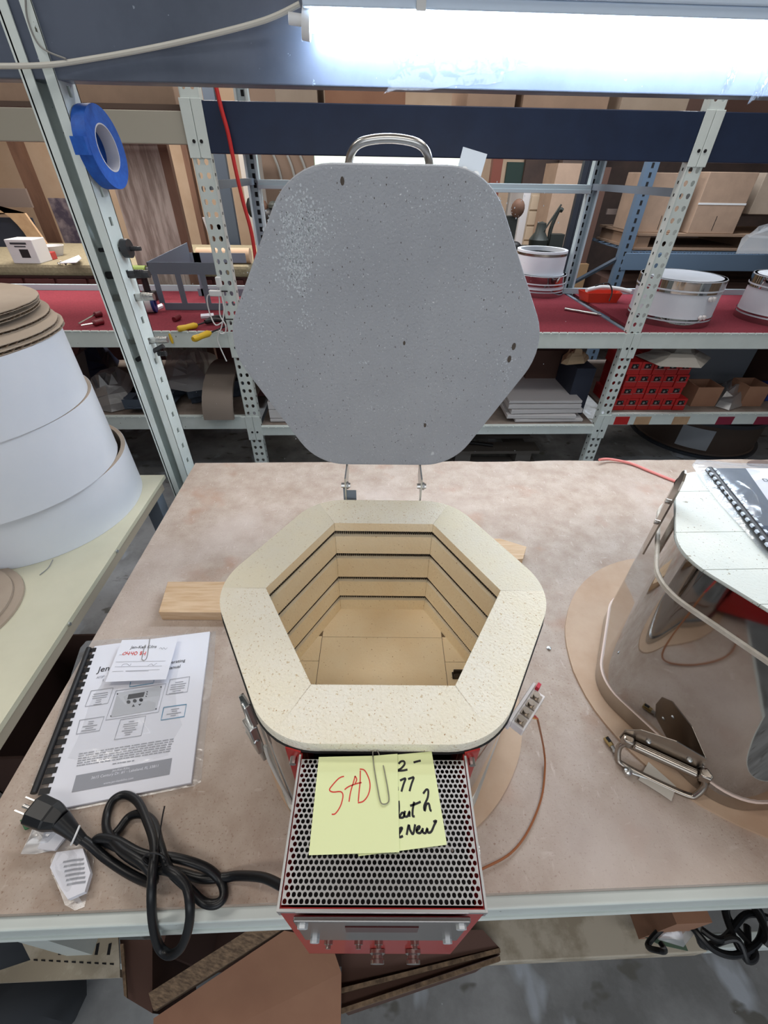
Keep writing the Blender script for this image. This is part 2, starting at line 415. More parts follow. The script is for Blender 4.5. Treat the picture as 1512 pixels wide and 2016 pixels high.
# ================================================================== racks
TEAR = holepoly(.030, .0425, .0085, 10, True)
def teardrop_post(rack, X0, X1, Y, side, z1=2.2, m=None, bolts=True):
    mb = MB(); w = X1-X0; ny = int(z1/.0425)
    perf(mb, (X0+.003, Y, 0), (1, 0, 0), (0, 0, 1), w-.006, ny*.0425, 2, ny, holepoly((w-.006)/2, .0425, .0085, 10, True), -.002)
    zt = ny*.0425
    mb.box((X0, Y, 0), (X0+.003, Y+.045, zt)); mb.box((X1-.003, Y, 0), (X1, Y+.045, zt))
    xs = X0-.001 if side < 0 else X1+.0005
    mb.mi = 1
    for k in range(ny):
        mb.box((xs-.0003, Y+.022, .0425*k+.018), (xs+.0008, Y+.028, .0425*k+.028))
    p = mb.build('upright', [m or RACK, DARK], rack)
    return p
def beam(rack, X0, X1, Y, z0, z1, m=None, lip=True):
    mb = MB(); mb.box((X0, Y-.004, z0), (X1, Y+.03, z1))
    o = mb.build('beam', m or RACK, rack, bevel=.003)
    if lip:
        l = MB(); n = int((X1-X0)/.042)
        for k in range(n): l.box((X0+.006+k*.042, Y-.007, z1-.001), (X0+.006+k*.042+.036, Y+.004, z1+.0045))
        l.build('deck_edge', RACK, o)
    return o
def gusset(rack, X0, X1, Y, zt, zb):
    mb = MB()
    mb.box((X0-.006, Y-.007, zb), ((X0+X1)/2-.001, Y-.003, zt)); mb.box(((X0+X1)/2+.001, Y-.007, zb), (X1+.006, Y-.003, zt))
    o = mb.build('beam_bracket', RACK, rack, bevel=.0015)
    r = MB()
    for x in ((X0*.7+X1*.3), (X0*.3+X1*.7)): r.cyl((x, Y-.009, zb+.05), (x, Y-.002, zb+.05), .006, 10)
    r.build('rivet_hole', DARK, o)
rk = thing('storage_rack', 'long pale grey green steel storage rack with teardrop uprights behind the work table', 'rack', (0.35, 1.8, 0))
YB = 1.8; YR = 2.70
PX_ = [(-.69, -.62, 1), (1.287, 1.352, -1)]
for a, b, sd in PX_:
    teardrop_post(rk, a, b, YB, sd)
for a, b, sd in PX_:
    mb = MB(); mb.box((a, YR, 0), (a+.012, YR+.05, 2.2)); mb.box((b-.012, YR, 0), (b, YR+.05, 2.2)); mb.box((a, YR+.045, 0), (b, YR+.05, 2.2))
    mb.mi = 1
    for k in range(50): mb.box(((a+b)/2-.008, YR+.042, .0425*k), ((a+b)/2+.008, YR+.046, .0425*k+.024))
    mb.build('rear_upright', [RACKB, DARK], rk)
    for z in (.30, .88, 1.46): MB().box((a+.015, YB+.03, z), (b-.03, YR+.02, z+.03)).build('end_strut', GREYMET, rk)
for a, b, zl0, zl1 in ((-2.9, -.69, .393, .467), (-.62, 1.287, .352, .402), (1.352, 3.6, .410, .474)):
    beam(rk, a, b, YB, .838, .912); beam(rk, a, b, YB, zl0, zl1)
    beam(rk, a, b, YR, .85, .908, RACK, False)
    MB().box((a, YB+.03, zl1-.014), (b, YR, zl1-.002)).build('lower_deck', mat('grey_particle_board', hexc(140, 128, 120), .85, col2=hexc(120, 108, 100), scale=14), rk)
for a, b, sd in PX_:
    gusset(rk, a, b, YB, .915, .79); gusset(rk, a, b, YB, .47, .325)
    gusset(rk, a, b, YB, 1.73, 1.56)
# upper beams
MB().box((-.62, YB-.001, 1.575), (3.6, YB+.04, 1.725)).build('navy_beam', DBLACK, rk, bevel=.003)
MB().box((-2.9, YB, 1.60), (-.69, YB+.04, 1.695)).build('upper_beam', mat('dull_beige_beam_paint', hexc(168, 164, 152), .5), rk, bevel=.003)
MB().box((-2.9, YB+.04, 1.70), (3.6, YR, 1.715)).build('upper_deck', mat('dull_board', hexc(96, 80, 72), .85), rk)
zc = GY(1050, 362, YR).z; zd_ = GY(1050, 380, YR).z
MB().box((-.63, YR-.005, zd_), (1.30, YR+.03, zc)).box((-.63, YR-.012, zd_-.0), (1.30, YR-.005, zd_+.02)).build('rear_beam', RACKB, rk, bevel=.003)
for a, b in ((-2.9, -.625), (-.625, 1.29), (1.352, 3.6)):
    MB().box((a+.004, YB+.004, .900), (b-.004, YR, .913)).build('red_carpet_deck', CARPET, rk)
# stickers on the lower right beam
for (x, w, m) in ((1212, 22, REDBOX), (1252, 24, PLY), (1327, 24, PLY), (1414, 24, mat('maroon_label', hexc(130, 34, 60), .5)), (1490, 22, mat('maroon_label', hexc(130, 34, 60), .5))):
    a = GY(x, 823, YB-.005); b = GY(x+w, 837, YB-.005)
    MB().box((a.x, YB-.0055, b.z+.004), (b.x, YB-.0042, a.z+.008)).build('beam_sticker', m, rk)
# ------------------------------------------------------------------ rack of the work table with the dark top beam
nr = thing('table_rack', 'white steel rack post with dark grey upper beam rising behind the work table', 'rack', (-.64, .83, 0))
PXL, PXR, PY0, PY1 = -.671, -.610, .800, .872
mb = MB(); ZT = 2.15
mb.box((PXL-.004, PY0, 0), (PXL+.019, PY0+.003, ZT)); mb.box((PXR-.020, PY0, 0), (PXR, PY0+.003, ZT))
mb.box((PXL, PY0, 0), (PXL+.003, PY1, ZT)); mb.box((PXL, PY1-.003, 0), (PXR, PY1, ZT))
sp = MB(); n = int(ZT/.054)
perf(sp, (PXR, PY0, 0), (0, 1, 0), (0, 0, 1), PY1-PY0, n*.054, 1, n, sqhole(PY1-PY0, .054, .0065, .0085), .003)
mb.mi = 1
for k in range(n): mb.box((-.650, PY1-.0045, .054*k+.02), (-.640, PY1-.0028, .054*k+.036))
po = mb.build('upright', [RACK, DARK], nr)
sp.build('slotted_side', RACK, po)
MB().box((2.05, .80, 0), (2.12, .87, ZT)).build('upright', RACK, nr)
MB().box((-2.6, .805, 1.66), (2.05, .815, 1.99)).box((-2.6, .815, 1.66), (2.05, .86, 1.67)).build('dark_beam', GREYBEAM, nr, bevel=.002)
# wrinkled plastic stuck to the beam
from mathutils import noise as _ns
for cx, cz, w, h, sd in ((.165, 1.712, .23, .10, 1), (.255, 1.722, .12, .07, 2), (.79, 1.69, .030, .065, 3), (.715, 1.69, .018, .05, 4)):
    mb = MB(); nx, ny = 46, 26; g = []
    for i in range(nx+1):
        g.append([])
        for j in range(ny+1):
            u, v = i/nx-.5, j/ny-.5
            e = 1+.25*_ns.noise(Vector((u*6, v*6, sd*3.1)))
            x = cx+(u*e+.25*v)*w; z = cz+v*h*e*(1-.4*u)
            d = .010*abs(_ns.noise(Vector((u*7+v*3, v*2, sd))))*(1-4*u*u)*(1-3.6*v*v)
            g[-1].append(mb.bm.verts.new((x, .8042-max(d, 0), z)))
    for i in range(nx):
        for j in range(ny):
            f = mb.bm.faces.new([g[i][j], g[i+1][j], g[i+1][j+1], g[i][j+1]]); f.smooth = True
    mb.build('clinging_plastic', film('beam_film', .22, (.30, .36, .46), .12) if 'beam_film' not in MATS else MATS['beam_film'], nr)
# bolts parked in the post slots
def post_bolt(px, py, ln, r, label, cap=False, m=BLACK, tilt=0):
    p = GP(px, py, (PXR, 0, 0), (1, 0, 0)); p.y = min(max(p.y, PY0+.02), PY1-.015)
    mb = MB(); mb.cyl(p+Vector((-.055, 0, -.004)), p+Vector((ln, -.0, tilt)), r, 14)
    if cap: mb.cyl(p+Vector((.004, 0, 0)), p+Vector((.020, 0, 0)), .020, 18)
    for k in range(6): mb.cyl(p+Vector((ln*.3+k*.004, 0, tilt*.4)), p+Vector((ln*.3+k*.004+.002, 0, tilt*.4)), r*1.12, 14)
    tag(mb.build('parked_bolt', m), label, 'bolt', 'bolts parked in the slots of the white post')
DK = mat('dark_steel_bolt', (.06, .06, .065), .45, .7)
post_bolt(240, 489, .045, .0045, 'dark bolt with round knob head, topmost of those sticking out of white post', True, DK)
post_bolt(254, 539, .050, .0085, 'dark steel bolt sticking out of white post, second from top', False, DK)
post_bolt(268, 584, .045, .0085, 'grey steel bolt sticking out of white post, third from top', False, STEELB)
post_bolt(297, 669, .045, .0080, 'grey steel bolt in white post just below the red shelf edge', False, STEELB)
post_bolt(308, 706, .030, .0060, 'short tilted bolt, lowest of those sticking out of white post', False, DK, .035)
# blue tape
c = GP(200, 292, (-.590, 0, 0), (1, 0, 0)); Mx = Matrix.Translation(c) @ Euler((.1, PI/2-.03, .05)).to_matrix().to_4x4()
tp = thing('tape_roll', 'roll of blue masking tape hung on the white rack post', 'tape', c)
mb = MB(); mb.lathe([(.0405, -.014), (.071, -.014), (.071, .014), (.0405, .014), (.0405, -.014)], 48, M=Mx); mb.build('tape_wound', BTAPE, tp)
mb = MB(); mb.lathe([(.0385, -.0145), (.0408, -.0145), (.0408, .0145), (.0385, .0145), (.0385, -.0145)], 40, M=Mx); mb.build('paper_core', mat('core_card', hexc(190, 190, 196), .6), tp)
mb = MB(); a = c+Vector((-.012, 0, 0)); mb.box((-.014, -.071-.012, -.013), (.014, -.066, .016), Matrix.Translation(c+Vector((-.004, 0, .0))))
mb.build('loose_tape_end', BTAPE, tp)
# ------------------------------------------------------------------ lamp over the table and its cord
Ylamp = .745
a = GY(614, 45, Ylamp); b = GY(1512, 72, Ylamp)
zl = 1.735
lp = thing('tube_lamp', 'glowing white fluorescent tube lamp fixed on the dark grey beam', 'lamp', (.55, Ylamp, zl))
La, Lb = a.x, 1.12
mb = MB(); mb.loops([[Vector((x, Ylamp+.022*math.cos(t), zl+.0145*math.sin(t)*(1 if math.sin(t) < 0 else .7))) for t in [2*PI*k/20 for k in range(20)]] for x in (La, Lb)], smooth=True)
mb.build('diffuser', TUBE, lp)
mb = MB(); mb.box((La-.012, Ylamp-.030, zl+.0105), (Lb+.012, Ylamp+.055, zl+.026)); mb.box((La-.012, Ylamp-.034, zl+.026), (Lb+.012, Ylamp-.018, zl+.038)); mb.box((La-.012, Ylamp+.010, zl+.026), (Lb+.012, Ylamp+.03, zl+.05))
mb.build('housing', mat('lamp_housing', (.55, .66, .8), .35), lp, bevel=.002)
mb = MB(); mb.cyl((La-.002, Ylamp, zl-.004), (La-.016, Ylamp, zl-.002), .022, 24); mb.cyl((La-.016, Ylamp, zl), (La-.04, Ylamp, zl+.002), .008, 12)
mb.build('end_cap', WHITEP, lp)
x = GY(826, 6, Ylamp).x
MB().box((x-.008, Ylamp-.036, zl+.008), (x+.008, Ylamp-.028, zl+.06)).build('clip', STEELB, lp)
pts = [GY(590, 8, .76), GY(520, 40, .77), GY(400, 72, .785), GY(280, 98, .795), GY(160, 119, .795), GY(90, 128, .79), GY(0, 130, .78), GY(-80, 128, .78)]
tag(MB().tube(spline(pts, 8), .0042, 8).build('white_lamp_cord', CREAMC), 'white cord running from tube lamp across dark beam and white post', 'cord')
pts = [GY(50, -10, .79), GY(55, 40, .793), GY(80, 92, .793), GY(130, 116, .79)]
tag(MB().tube(spline(pts, 8), .0016, 6).build('thin_grey_cord', mat('grey_cord', hexc(140, 140, 138), .5)), 'thin grey wire hanging down the top of white rack post', 'cord')
# red cord hanging behind the table
pts = [GY(424, 165, 1.78), GY(436, 215, 1.78), GY(449, 262, 1.78), GY(462, 325, 1.78), GY(478, 395, 1.78), GY(492, 445, 1.78), GY(500, 487, 1.78), GY(510, 560, 1.78), GY(530, 610, 1.80), G(552, 640, .924), G(575, 625, .924)]
tag(MB().tube(spline(pts, 8), .0075, 10).build('hanging_red_cable', REDCORD), 'thick red cord hanging beside the left teardrop upright', 'cord')
# ------------------------------------------------------------------ work table
TX0, TX1, TY0, TY1 = -.567, 2.3, -.263, .791
wt = thing('work_table', 'brown smeared hardboard work table on white steel rack frame', 'table', (.9, .26, 0))
random.seed(2)
edge = []
x = TX0
poly = [(TX0, TY0), (TX1, TY0)]
x = TX1
back = []
while x > TX0+.02:
    back.append((x, TY1+random.choice([0, 0, 0, -.002, -.005]))); x -= random.uniform(.02, .07)
poly += back + [(TX0, TY1)]
MB().prism(poly, .786, .800).build('tabletop', TABLE, wt)
MB().box((TX0-.005, -.277, .742), (TX1, -.262, .786)).box((TX0-.005, -.281, .738), (TX1, -.262, .7425)).build('front_beam', RACK, wt, bevel=.002)
MB().box((TX0-.005, .775, .712), (TX1, .79, .786)).build('back_beam', RACK, wt, bevel=.002)
MB().box((TX0, -.26, .74), (TX0+.03, .77, .785)).build('side_beam', RACK, wt)
for x, y in ((TX0-.004, -.262), (TX0-.004, .735), (1.6, -.262), (1.6, .735)): MB().box((x, y, 0), (x+.045, y+.045, .785)).build('leg', RACK, wt)
# lower shelf of the table, a ribbed white steel tray with a wire grid behind
ZL = .36
MB().box((.13, -.292, ZL-.035), (.62, -.286, ZL+.012)).box((.13, -.292, ZL-.04), (.62, -.262, ZL-.034)).box((.13, -.29, ZL+.008), (.62, -.21, ZL+.012)).build('lower_shelf_tray', mat('dusty_cream_paint', hexc(196, 188, 172), .6, col2=hexc(164, 154, 136), scale=9, lo=.45, hi=.55), wt, bevel=.002)
mb = MB()
for k in range(70): mb.box((.12+k*.03, -.20, ZL+.01), (.126+k*.03, .70, ZL+.014))
for k in range(14): mb.box((.1, -.20+k*.06, ZL+.005), (2.25, -.194+k*.06, ZL+.011))
mb.build('wire_grid', mat('dusty_cream_paint', hexc(196, 188, 172), .6), wt)
MB().box((.62, -.292, ZL-.01), (2.25, -.27, ZL+.05)).build('lower_beam', RACK, wt, bevel=.002)
mb = MB()
zt_ = .42
mb.slab([G(40, 1850, zt_), G(232, 1832, zt_), G(236, 1908, zt_), G(60, 1890, zt_)], .003)
mb.slab([G(-30, 1920, zt_), G(60, 1890, zt_), G(236, 1908, zt_), G(236, 1924, zt_), G(-30, 1936, zt_)], .012)
mb.mi = 1
for k in range(5): mb.slab([G(118+k*24, 1858, zt_+.0006), G(124+k*24, 1856, zt_+.0006), G(120+k*24, 1880, zt_+.0006), G(114+k*24, 1880, zt_+.0006)], .0005)
for k in range(11): mb.slab([G(66+k*15, 1888+k*.8, zt_+.0006), G(74+k*15, 1888+k*.8, zt_+.0006), G(74+k*15, 1892+k*.8, zt_+.0006), G(66+k*15, 1891+k*.8, zt_+.0006)], .0005)
mb.build('slotted_side_tray', [mat('dusty_cream_paint', hexc(196, 188, 172), .6), DARK], wt)
MB().box((-2.9, YR-.02, .913), (3.6, YR+.0, .945)).build('rear_edge_rail', RACKB, rk)
# ================================================================== the open kiln in the middle
ZT_ = .8
KR = -0.0358
kn = thing('kiln', 'open six sided electric kiln with cream firebrick rim and grey lid raised', 'kiln', (0, 0, ZT_), KR)
ZR = .2936; AO = .1975; RC = .084; RI = .1572; AI = RI*math.cos(PI/6)
def kl(a_deg, a, off, z):   # point in kiln space: face direction, apothem, sideways offset, height
    t = math.radians(a_deg); return Vector((a*math.cos(t)-off*math.sin(t), a*math.sin(t)+off*math.cos(t), z))
def brick_wall():
    mb = MB(); prof = []
    gz = [.2716, .2216, .1640, .1135]
    prof.append((AI, ZR))
    for g in gz:
        prof += [(AI, g+.0055), (AI+.011, g+.0050), (AI+.011, g-.0050), (AI-.000, g-.0065)]
    prof.append((AI, .079))
    t30 = math.tan(PI/6)
    Lp = [mb.bm.verts.new((a, -a*t30+.0002, z)) for a, z in prof]; Rp = [mb.bm.verts.new((a, a*t30-.0002, z)) for a, z in prof]
    for i in range(len(prof)-1):
        q = mb.bm.faces.new([Lp[i], Lp[i+1], Rp[i+1], Rp[i]]); q.material_index = 0 if i == 0 or prof[i][0] == prof[i+1][0] else 1
        q.material_index = 1 if (prof[i][0] != prof[i+1][0] or prof[i][0] > AI) else 0
    # outer arc within +-30 deg
    R = AO/math.cos(PI/6); cd_ = R-RC/math.cos(PI/6); arc = []
    cx, cy = cd_*math.cos(-PI/6), cd_*math.sin(-PI/6)
    for j in range(7): t = -PI/6+(PI/6)*j/6; arc.append((cx+RC*math.cos(t), cy+RC*math.sin(t)))
    arc = arc + [(x, -y) for x, y in arc[::-1]]
    top = [mb.bm.verts.new((x, y, ZR)) for x, y in arc]
    t1 = [mb.bm.verts.new((x*1.002, y*1.002, ZR-.003)) for x, y in arc]
    t2 = [mb.bm.verts.new((x*1.002, y*1.002, ZR-.016)) for x, y in arc]
    t3 = [mb.bm.verts.new((x*.968, y*.968, ZR-.0165)) for x, y in arc]
    bot = [mb.bm.verts.new((x*.968, y*.968, .079)) for x, y in arc]
    for r0, r1 in ((top, t1), (t1, t2), (t2, t3), (t3, bot)):
        for i in range(len(arc)-1): mb.bm.faces.new([r0[i], r0[i+1], r1[i+1], r1[i]]).material_index = 2
    mb.bm.faces.new([Lp[0], Rp[0]] + top[::-1]).material_index = 2
    mb.bm.faces.new([Rp[-1], Lp[-1]] + bot)
    return mb
w0 = brick_wall().build('firebrick_wall', [BRICKIN, BRICKIN, BRICK], kn, local=True)
w0.rotation_euler.z = math.radians(270)
w1 = brick_wall().build('firebrick_wall', [BRICKIN, BRICKIN, BRICKW], kn, local=True); w1.rotation_euler.z = math.radians(150)
w2 = w1.copy(); C.objects.link(w2); w2.rotation_euler.z = math.radians(30)
for d in (90, 210, 330):
    c = w0.copy(); C.objects.link(c); c.rotation_euler.z = math.radians(d)
# floor of the chamber
MB().prism(rhex(.185, .07), .022, .0795).build('floor_slab', mat('brick_joint', hexc(120, 104, 84), .95), kn, local=True)
for (x0, x1, y0, y1) in ((-.1065, .1065, .0745-.0005, .160), (-.1065, .1065, -.160, .0732), (-.170, -.1075, .026, .075), (-.170, -.1075, -.085, .0252), (.1075, .170, .026, .075), (.1075, .170, -.085, .0252)):
    MB().box((x0, y0, .030), (x1, y1, .0803)).build('floor_brick', BRICKIN, kn, local=True)
# heating coils
def coil_mesh():
    cor = [Vector((.1425/math.cos(PI/6)*math.cos(k*PI/3), .1425/math.cos(PI/6)*math.sin(k*PI/3), 0)) for k in range(7)]
    P = []
    for k in range(6):
        a, b = cor[k], cor[k+1]; L = (b-a).length; nt_ = int(L/.0034); d = (b-a).normalized(); nn = Vector((d.y, -d.x, 0))
        for i in range(nt_*6):
            t = i/(nt_*6); an = 2*PI*i/6
            P.append(a+(b-a)*t + nn*math.cos(an)*.0040 + Vector((0, 0, 1))*math.sin(an)*.0040)
    mb = MB(); mb.tube(P, .00085, 4); return mb
h0 = coil_mesh().build('heating_element', COIL, kn, local=True)
for i, z in enumerate((.2716, .2216, .1640, .1135)):
    c = h0 if i == 0 else h0.copy()
    if i: C.objects.link(c)
    c.location = (0, 0, z-.0005)
# thermocouple tip, little metal staple lying on the floor at the front right
MB().box((.118, -.006, .081), (.134, -.003, .092)).box((.118, .002, .081), (.134, .005, .092)).box((.116, -.006, .081), (.119, .005, .084)).build('sensor_tip', COIL, kn, local=True)
# steel jacket
pj = rhex(.1955, .084); pi_ = rhex(.1930, .083)
mb = MB(); mb.loops([ringz(pi_, .275), ringz(pj, .275), ringz(pj, .012), ringz(pi_, .012)], cap=False, smooth=True)
mb.build('steel_jacket', STEEL, kn, local=True)
MB().prism(rhex(.200, .085), .005, .022).build('base_pan', STEELB, kn, local=True)
MB().tube([Vector((p[0], p[1], .276)) for p in rhex(.1985, .085)], .0012, 6, closed=True).build('jacket_rim', BLACK, kn, local=True)
# lid, hinged upright behind
ld = thing('lid', '', '', (.001, .243, ZR+.0425)); del ld['label']; del ld['category']; ld.parent = kn; ld.rotation_euler = (math.radians(-1.0), 0, math.radians(.5))
lo = [(x, y+.2) for x, y in rhex(.2015, .084, 8)]
mb = MB()
mb.loops([[Vector((x*k, 0+d, .2+(y-.2)*k)) for x, y in lo] for k, d in ((.975, -.0005), (.992, 0), (.998, .003), (1, .008), (1, .046))], cap=True, smooth=False)
slab = mb
mb = MB(); mb.loops([[Vector((x*k, d, .2+(y-.2)*k)) for x, y in lo] for k, d in ((1.001, .030), (1.005, .030), (1.005, .052), (1.001, .052))], cap=False, smooth=True); mb.build('lid_band', STEELB, ld, local=True)
# worn patches of the wash on the lid: they keep their own place
def patches(parent, o, spec, m):
    mb = slab; mb.mi = 1
    for cx, cz, sx, sz, n, sz_ in spec:
        for _ in range(n):
            u = random.gauss(0, .45); v = random.gauss(0, .45); s_ = random.uniform(.4, 1)*sz_
            x = cx+u*sx; z = cz+v*sz
            pl = [(x+s_*random.uniform(.4, 1)*math.cos(t), -.0006, z+s_*random.uniform(.4, 1.3)*math.sin(t)) for t in [2*PI*k/6 for k in range(6)]]
            mb.face(pl)
patches(ld, None, [(-.105, .345, .030, .030, 260, .0022), (-.12, .305, .022, .045, 330, .0023), (-.09, .335, .05, .05, 160, .0015), (-.112, .235, .016, .02, 30, .0018), (-.18, .22, .02, .05, 60, .0014), (-.14, .27, .05, .06, 70, .0011),
    (.10, .365, .10, .02, 150, .0012), (.125, .31, .02, .05, 60, .0014), (.175, .17, .016, .03, 50, .0013), (.0, .17, .25, .22, 220, .0008), (-.03, .175, .012, .003, 14, .0016), (-.02, .105, .06, .006, 30, .0011)],
    None)
mb = slab; mb.mi = 2
for _ in range(260):
    x = random.uniform(-.17, .19); z = random.uniform(.02, .39); s_ = random.uniform(.0003, .0009)
    if abs(x) > .2-abs(z-.2)*.42: continue
    mb.face([(x+s_*random.uniform(.5, 1)*math.cos(t), -.0007, z+1.5*s_*random.uniform(.5, 1.2)*math.sin(t)) for t in [2*PI*k/6 for k in range(6)]])
for x, z, s_ in ((.183, .200, .0042), (.180, .182, .0042), (.025, .203, .0025), (-.055, .385, .0035), (.064, .075, .003)):
    mb.face([(x+s_*.7*math.cos(t), -.0008, z+1.25*s_*math.sin(t)) for t in [2*PI*k/9 for k in range(9)]])
mb.build('brick_slab', [LIDGREY, mat('bare_pale_brick', hexc(196, 203, 210), .85), mat('dark_pit', hexc(84, 76, 70), .95)], ld, local=True)
# lid handle and bracket
hp = [(-.051, .058, .388), (-.050, .058, .400), (-.044, .050, .414), (-.030, .045, .422), (0, .044, .425), (.030, .045, .422), (.044, .050, .414), (.050, .058, .400), (.051, .058, .388)]
mb = MB(); mb.tube([(x, y-.014, z) for x, y, z in spline(hp, 6)], .0048, 12)
mb.build('lid_handle', STEELB, ld, local=True)
M_ = Matrix.Translation((.098, .03, .400)) @ Euler((0, math.radians(12), 0)).to_matrix().to_4x4()
MB().box((-.015, -.002, -.012), (.015, 0, .016), M_).build('latch_plate', mat('bright_zinc', (.75, .8, .85), .45, .6), ld, local=True)
mb = MB(); mb.cyl(M_ @ Vector((-.007, -.005, -.005)), M_ @ Vector((-.007, -.002, -.005)), .0045, 12); mb.cyl(M_ @ Vector((.008, -.005, -.006)), M_ @ Vector((.008, -.002, -.006)), .0045, 12); mb.build('rivet', STEELB, ld, local=True)
# hinge bars
for sx, x in ((-1, -.0645), (1, .0625)):
    mb = MB(); mb.box((x-.0012, .2015, .20), (x+.0012, .213, .334)); mb.box((x-.0012, .2135, .30), (x+.0012, .262, .334))
    hb = mb.build('hinge_arm', ZINC, kn, local=True)
    mb = MB(); mb.cyl((x-.007, .206, .318), (x+.008, .206, .318), .0045, 8); mb.cyl((x+.002, .206, .318), (x+.005, .206, .318), .0065, 6); mb.build('pivot_bolt', STEELB, hb, local=True)
mb = MB(); mb.box((-.063, .204, .288), (-.047, .206, .308)); mb.cyl((-.066, .206, .312), (-.066, .206, .270), .003, 8)
mb.build('lid_prop_bracket', GREYMET, kn, local=True)
# ------------------------------------------------------------------ control box
cb = thing('control_box', '', '', (0, -.197, .02)); del cb['label']; del cb['category']; cb.parent = kn
BX, BY0, BY1, BZ0, BZ1 = .0818, -.315, -.1975, .020, .2745
def loc(mb, name, m, par=cb, bevel=0):      # geometry given in kiln space
    for v in mb.bm.verts: v.co -= Vector((0, -.197, .02))
    return mb.build(name, m, par, local=True, bevel=bevel)
mb = MB()
mb.box((-BX, BY0+.002, BZ0), (-BX+.0015, BY1-.001, BZ1)); mb.box((BX-.0015, BY0+.002, BZ0), (BX, BY1-.001, BZ1)); mb.box((-BX, BY0, BZ0), (BX, BY0+.002, BZ1)); mb.box((-BX, BY0, BZ0), (BX, BY1-.001, BZ0+.0015))
loc(mb, 'box_shell', RED)
mb = MB(); mb.box((-BX+.003, BY0+.010, BZ0+.01), (BX-.003, BY1-.012, BZ1-.035)); loc(mb, 'dark_liner', BLACK)  # black filler added so the holes of the cover look dark
mb = MB()
for s_ in (-1, 1):
    A = [(s_*BX, BY1-.002, BZ1+.004), (s_*(BX+.016), BY1+.002, BZ1+.004), (s_*(BX+.016), BY1+.002, .06), (s_*BX, BY1-.008, .06)]
    mb.slab([(A[0][0], A[0][1]-.0, A[0][2]), A[1], A[2], A[3]], .0015, (0, 1, 0))
fl = loc(mb, 'mounting_flange', RED)
mb = MB()
mb.bm.free()
for s_ in (-1, 1):
    mb = MB(); mb.cyl((s_*(BX+.009), BY1-.007, BZ1-.012), (s_*(BX+.009), BY1+.0, BZ1-.012), .0035, 8); loc(mb, 'flange_screw', STEELB)
# perforated cover
mb = MB(); nxp, nyp = 36, 26
wv, hv = 2*BX-.004, (BY1-.008)-(BY0+.003)
perf(mb, (-BX+.002, BY0+.003, BZ1+.0032), (1, 0, 0), (0, 1, 0), wv, hv, nxp, nyp, holepoly(wv/nxp, hv/nyp, .00172, 12), .0009, stagger=True)
mb.box((-BX-.001, BY0-.001, BZ1-.012), (-BX+.001, BY1-.004, BZ1+.0040)); mb.box((BX-.001, BY0-.001, BZ1-.012), (BX+.001, BY1-.004, BZ1+.0040)); mb.box((-BX-.001, BY0-.0012, BZ1-.002), (BX+.001, BY0+.0006, BZ1+.0038))
cv = loc(mb, 'perforated_cover', PERF)
# things inside the box, seen through the holes
mb = MB(); mb.box((-.04, -.26, .236), (.03, -.22, .256)); loc(mb, 'relay_block', CARDG)
mb = MB(); mb.tube(spline([(-.06, -.24, .246), (-.02, -.262, .25), (.03, -.25, .25), (.065, -.27, .245)], 6), .0012, 6); loc(mb, 'inner_wire', CREAMC)
# front face with controller plate
def plate_details():
    y = BY0
    mb = MB(); mb.box((-.070, y-.006, .178), (.070, y-.002, BZ1-.004)); pl = loc(mb, 'controller_plate', mat('satin_steel_plate', (.42, .42, .43), .22, 1), bevel=.001)
    mb = MB(); mb.box((-.030, y-.0066, .228), (.030, y-.0058, .252))
    loc(mb, 'display_window', mat('dark_red_display', hexc(70, 8, 12), .2))
    for x, z in ((-.063, .262), (.063, .262), (-.060, .187), (.060, .187)):
        mb = MB(); mb.cyl((x, y-.006, z), (x, y-.0090, z), .0042, 6); loc(mb, 'corner_screw', mat('bright_zinc', (.75, .8, .85), .45, .6))
    for x, z, r in ((-.052, .13, .0042), (-.022, .13, .0042), (-.002, .13, .0042), (.034, .13, .0042)):
        mb = MB(); mb.cyl((x, y-.0005, z), (x, y-.004, z), r, 14); mb.cyl((x, y-.004, z), (x, y-.007, z), r*.6, 14); loc(mb, 'fuse_cap', STEELB)
    for x in (-.003, .036):
        mb = MB(); mb.lathe([(0.0, 0), (.0085, 0), (.0085, .003), (.006, .0045), (.006, .007), (.0075, .008), (.0075, .011), (0.0, .0115)], 18, M=Matrix.Translation((x, y-.0005, .060)) @ Euler((PI/2, 0, 0)).to_matrix().to_4x4())
        loc(mb, 'switch_knob', STEELB)
plate_details()
mb = MB(); M_ = Matrix.Translation((BX, -.262, .215)) @ Euler((0, PI/2, 0)).to_matrix().to_4x4()
mb.lathe([(.0, .001), (.0155, .001), (.0155, .0035), (.009, .004), (.009, .008), (.005, .009), (.005, .013), (.0, .0135)], 20, M=M_)
loc(mb, 'cable_clamp_washer', ZINC)
# latch on the jacket, front left
def face_frame(deg, a, z, off=0):
    t = math.radians(deg); n = Vector((math.cos(t), math.sin(t), 0)); s_ = Vector((-math.sin(t), math.cos(t), 0))
    M = Matrix((s_, Vector((0, 0, 1)), n)).transposed().to_4x4(); M.translation = n*a+s_*off+Vector((0, 0, z)); return M
F = face_frame(223, .2065, .205, 0)   # x sideways, y up, z outwards
lt = MB(); lt.box((-.009, .02, 0), (.009, .066, .002), F); lt.box((-.009, .02, 0), (-.0075, .066, .006), F); lt.box((.0075, .02, 0), (.009, .066, .006), F)
lt.tube([F @ Vector(p) for p in spline([(-.005, -.02, .006), (-.005, .05, .006), (-.003, .058, .006), (0, .061, .006), (.003, .058, .006), (.005, .05, .006), (.005, -.02, .006)], 4)], .0016, 8)
la = lt.build('latch', ZINC, kn, local=True)
lt = MB(); lt.box((-.0095, -.045, .002), (.0095, .018, .012), F); lt.box((-.007, -.075, .004), (.007, -.045, .009), F); lt.cyl(F @ Vector((-.011, -.012, .009)), F @ Vector((.011, -.012, .009)), .004, 10)
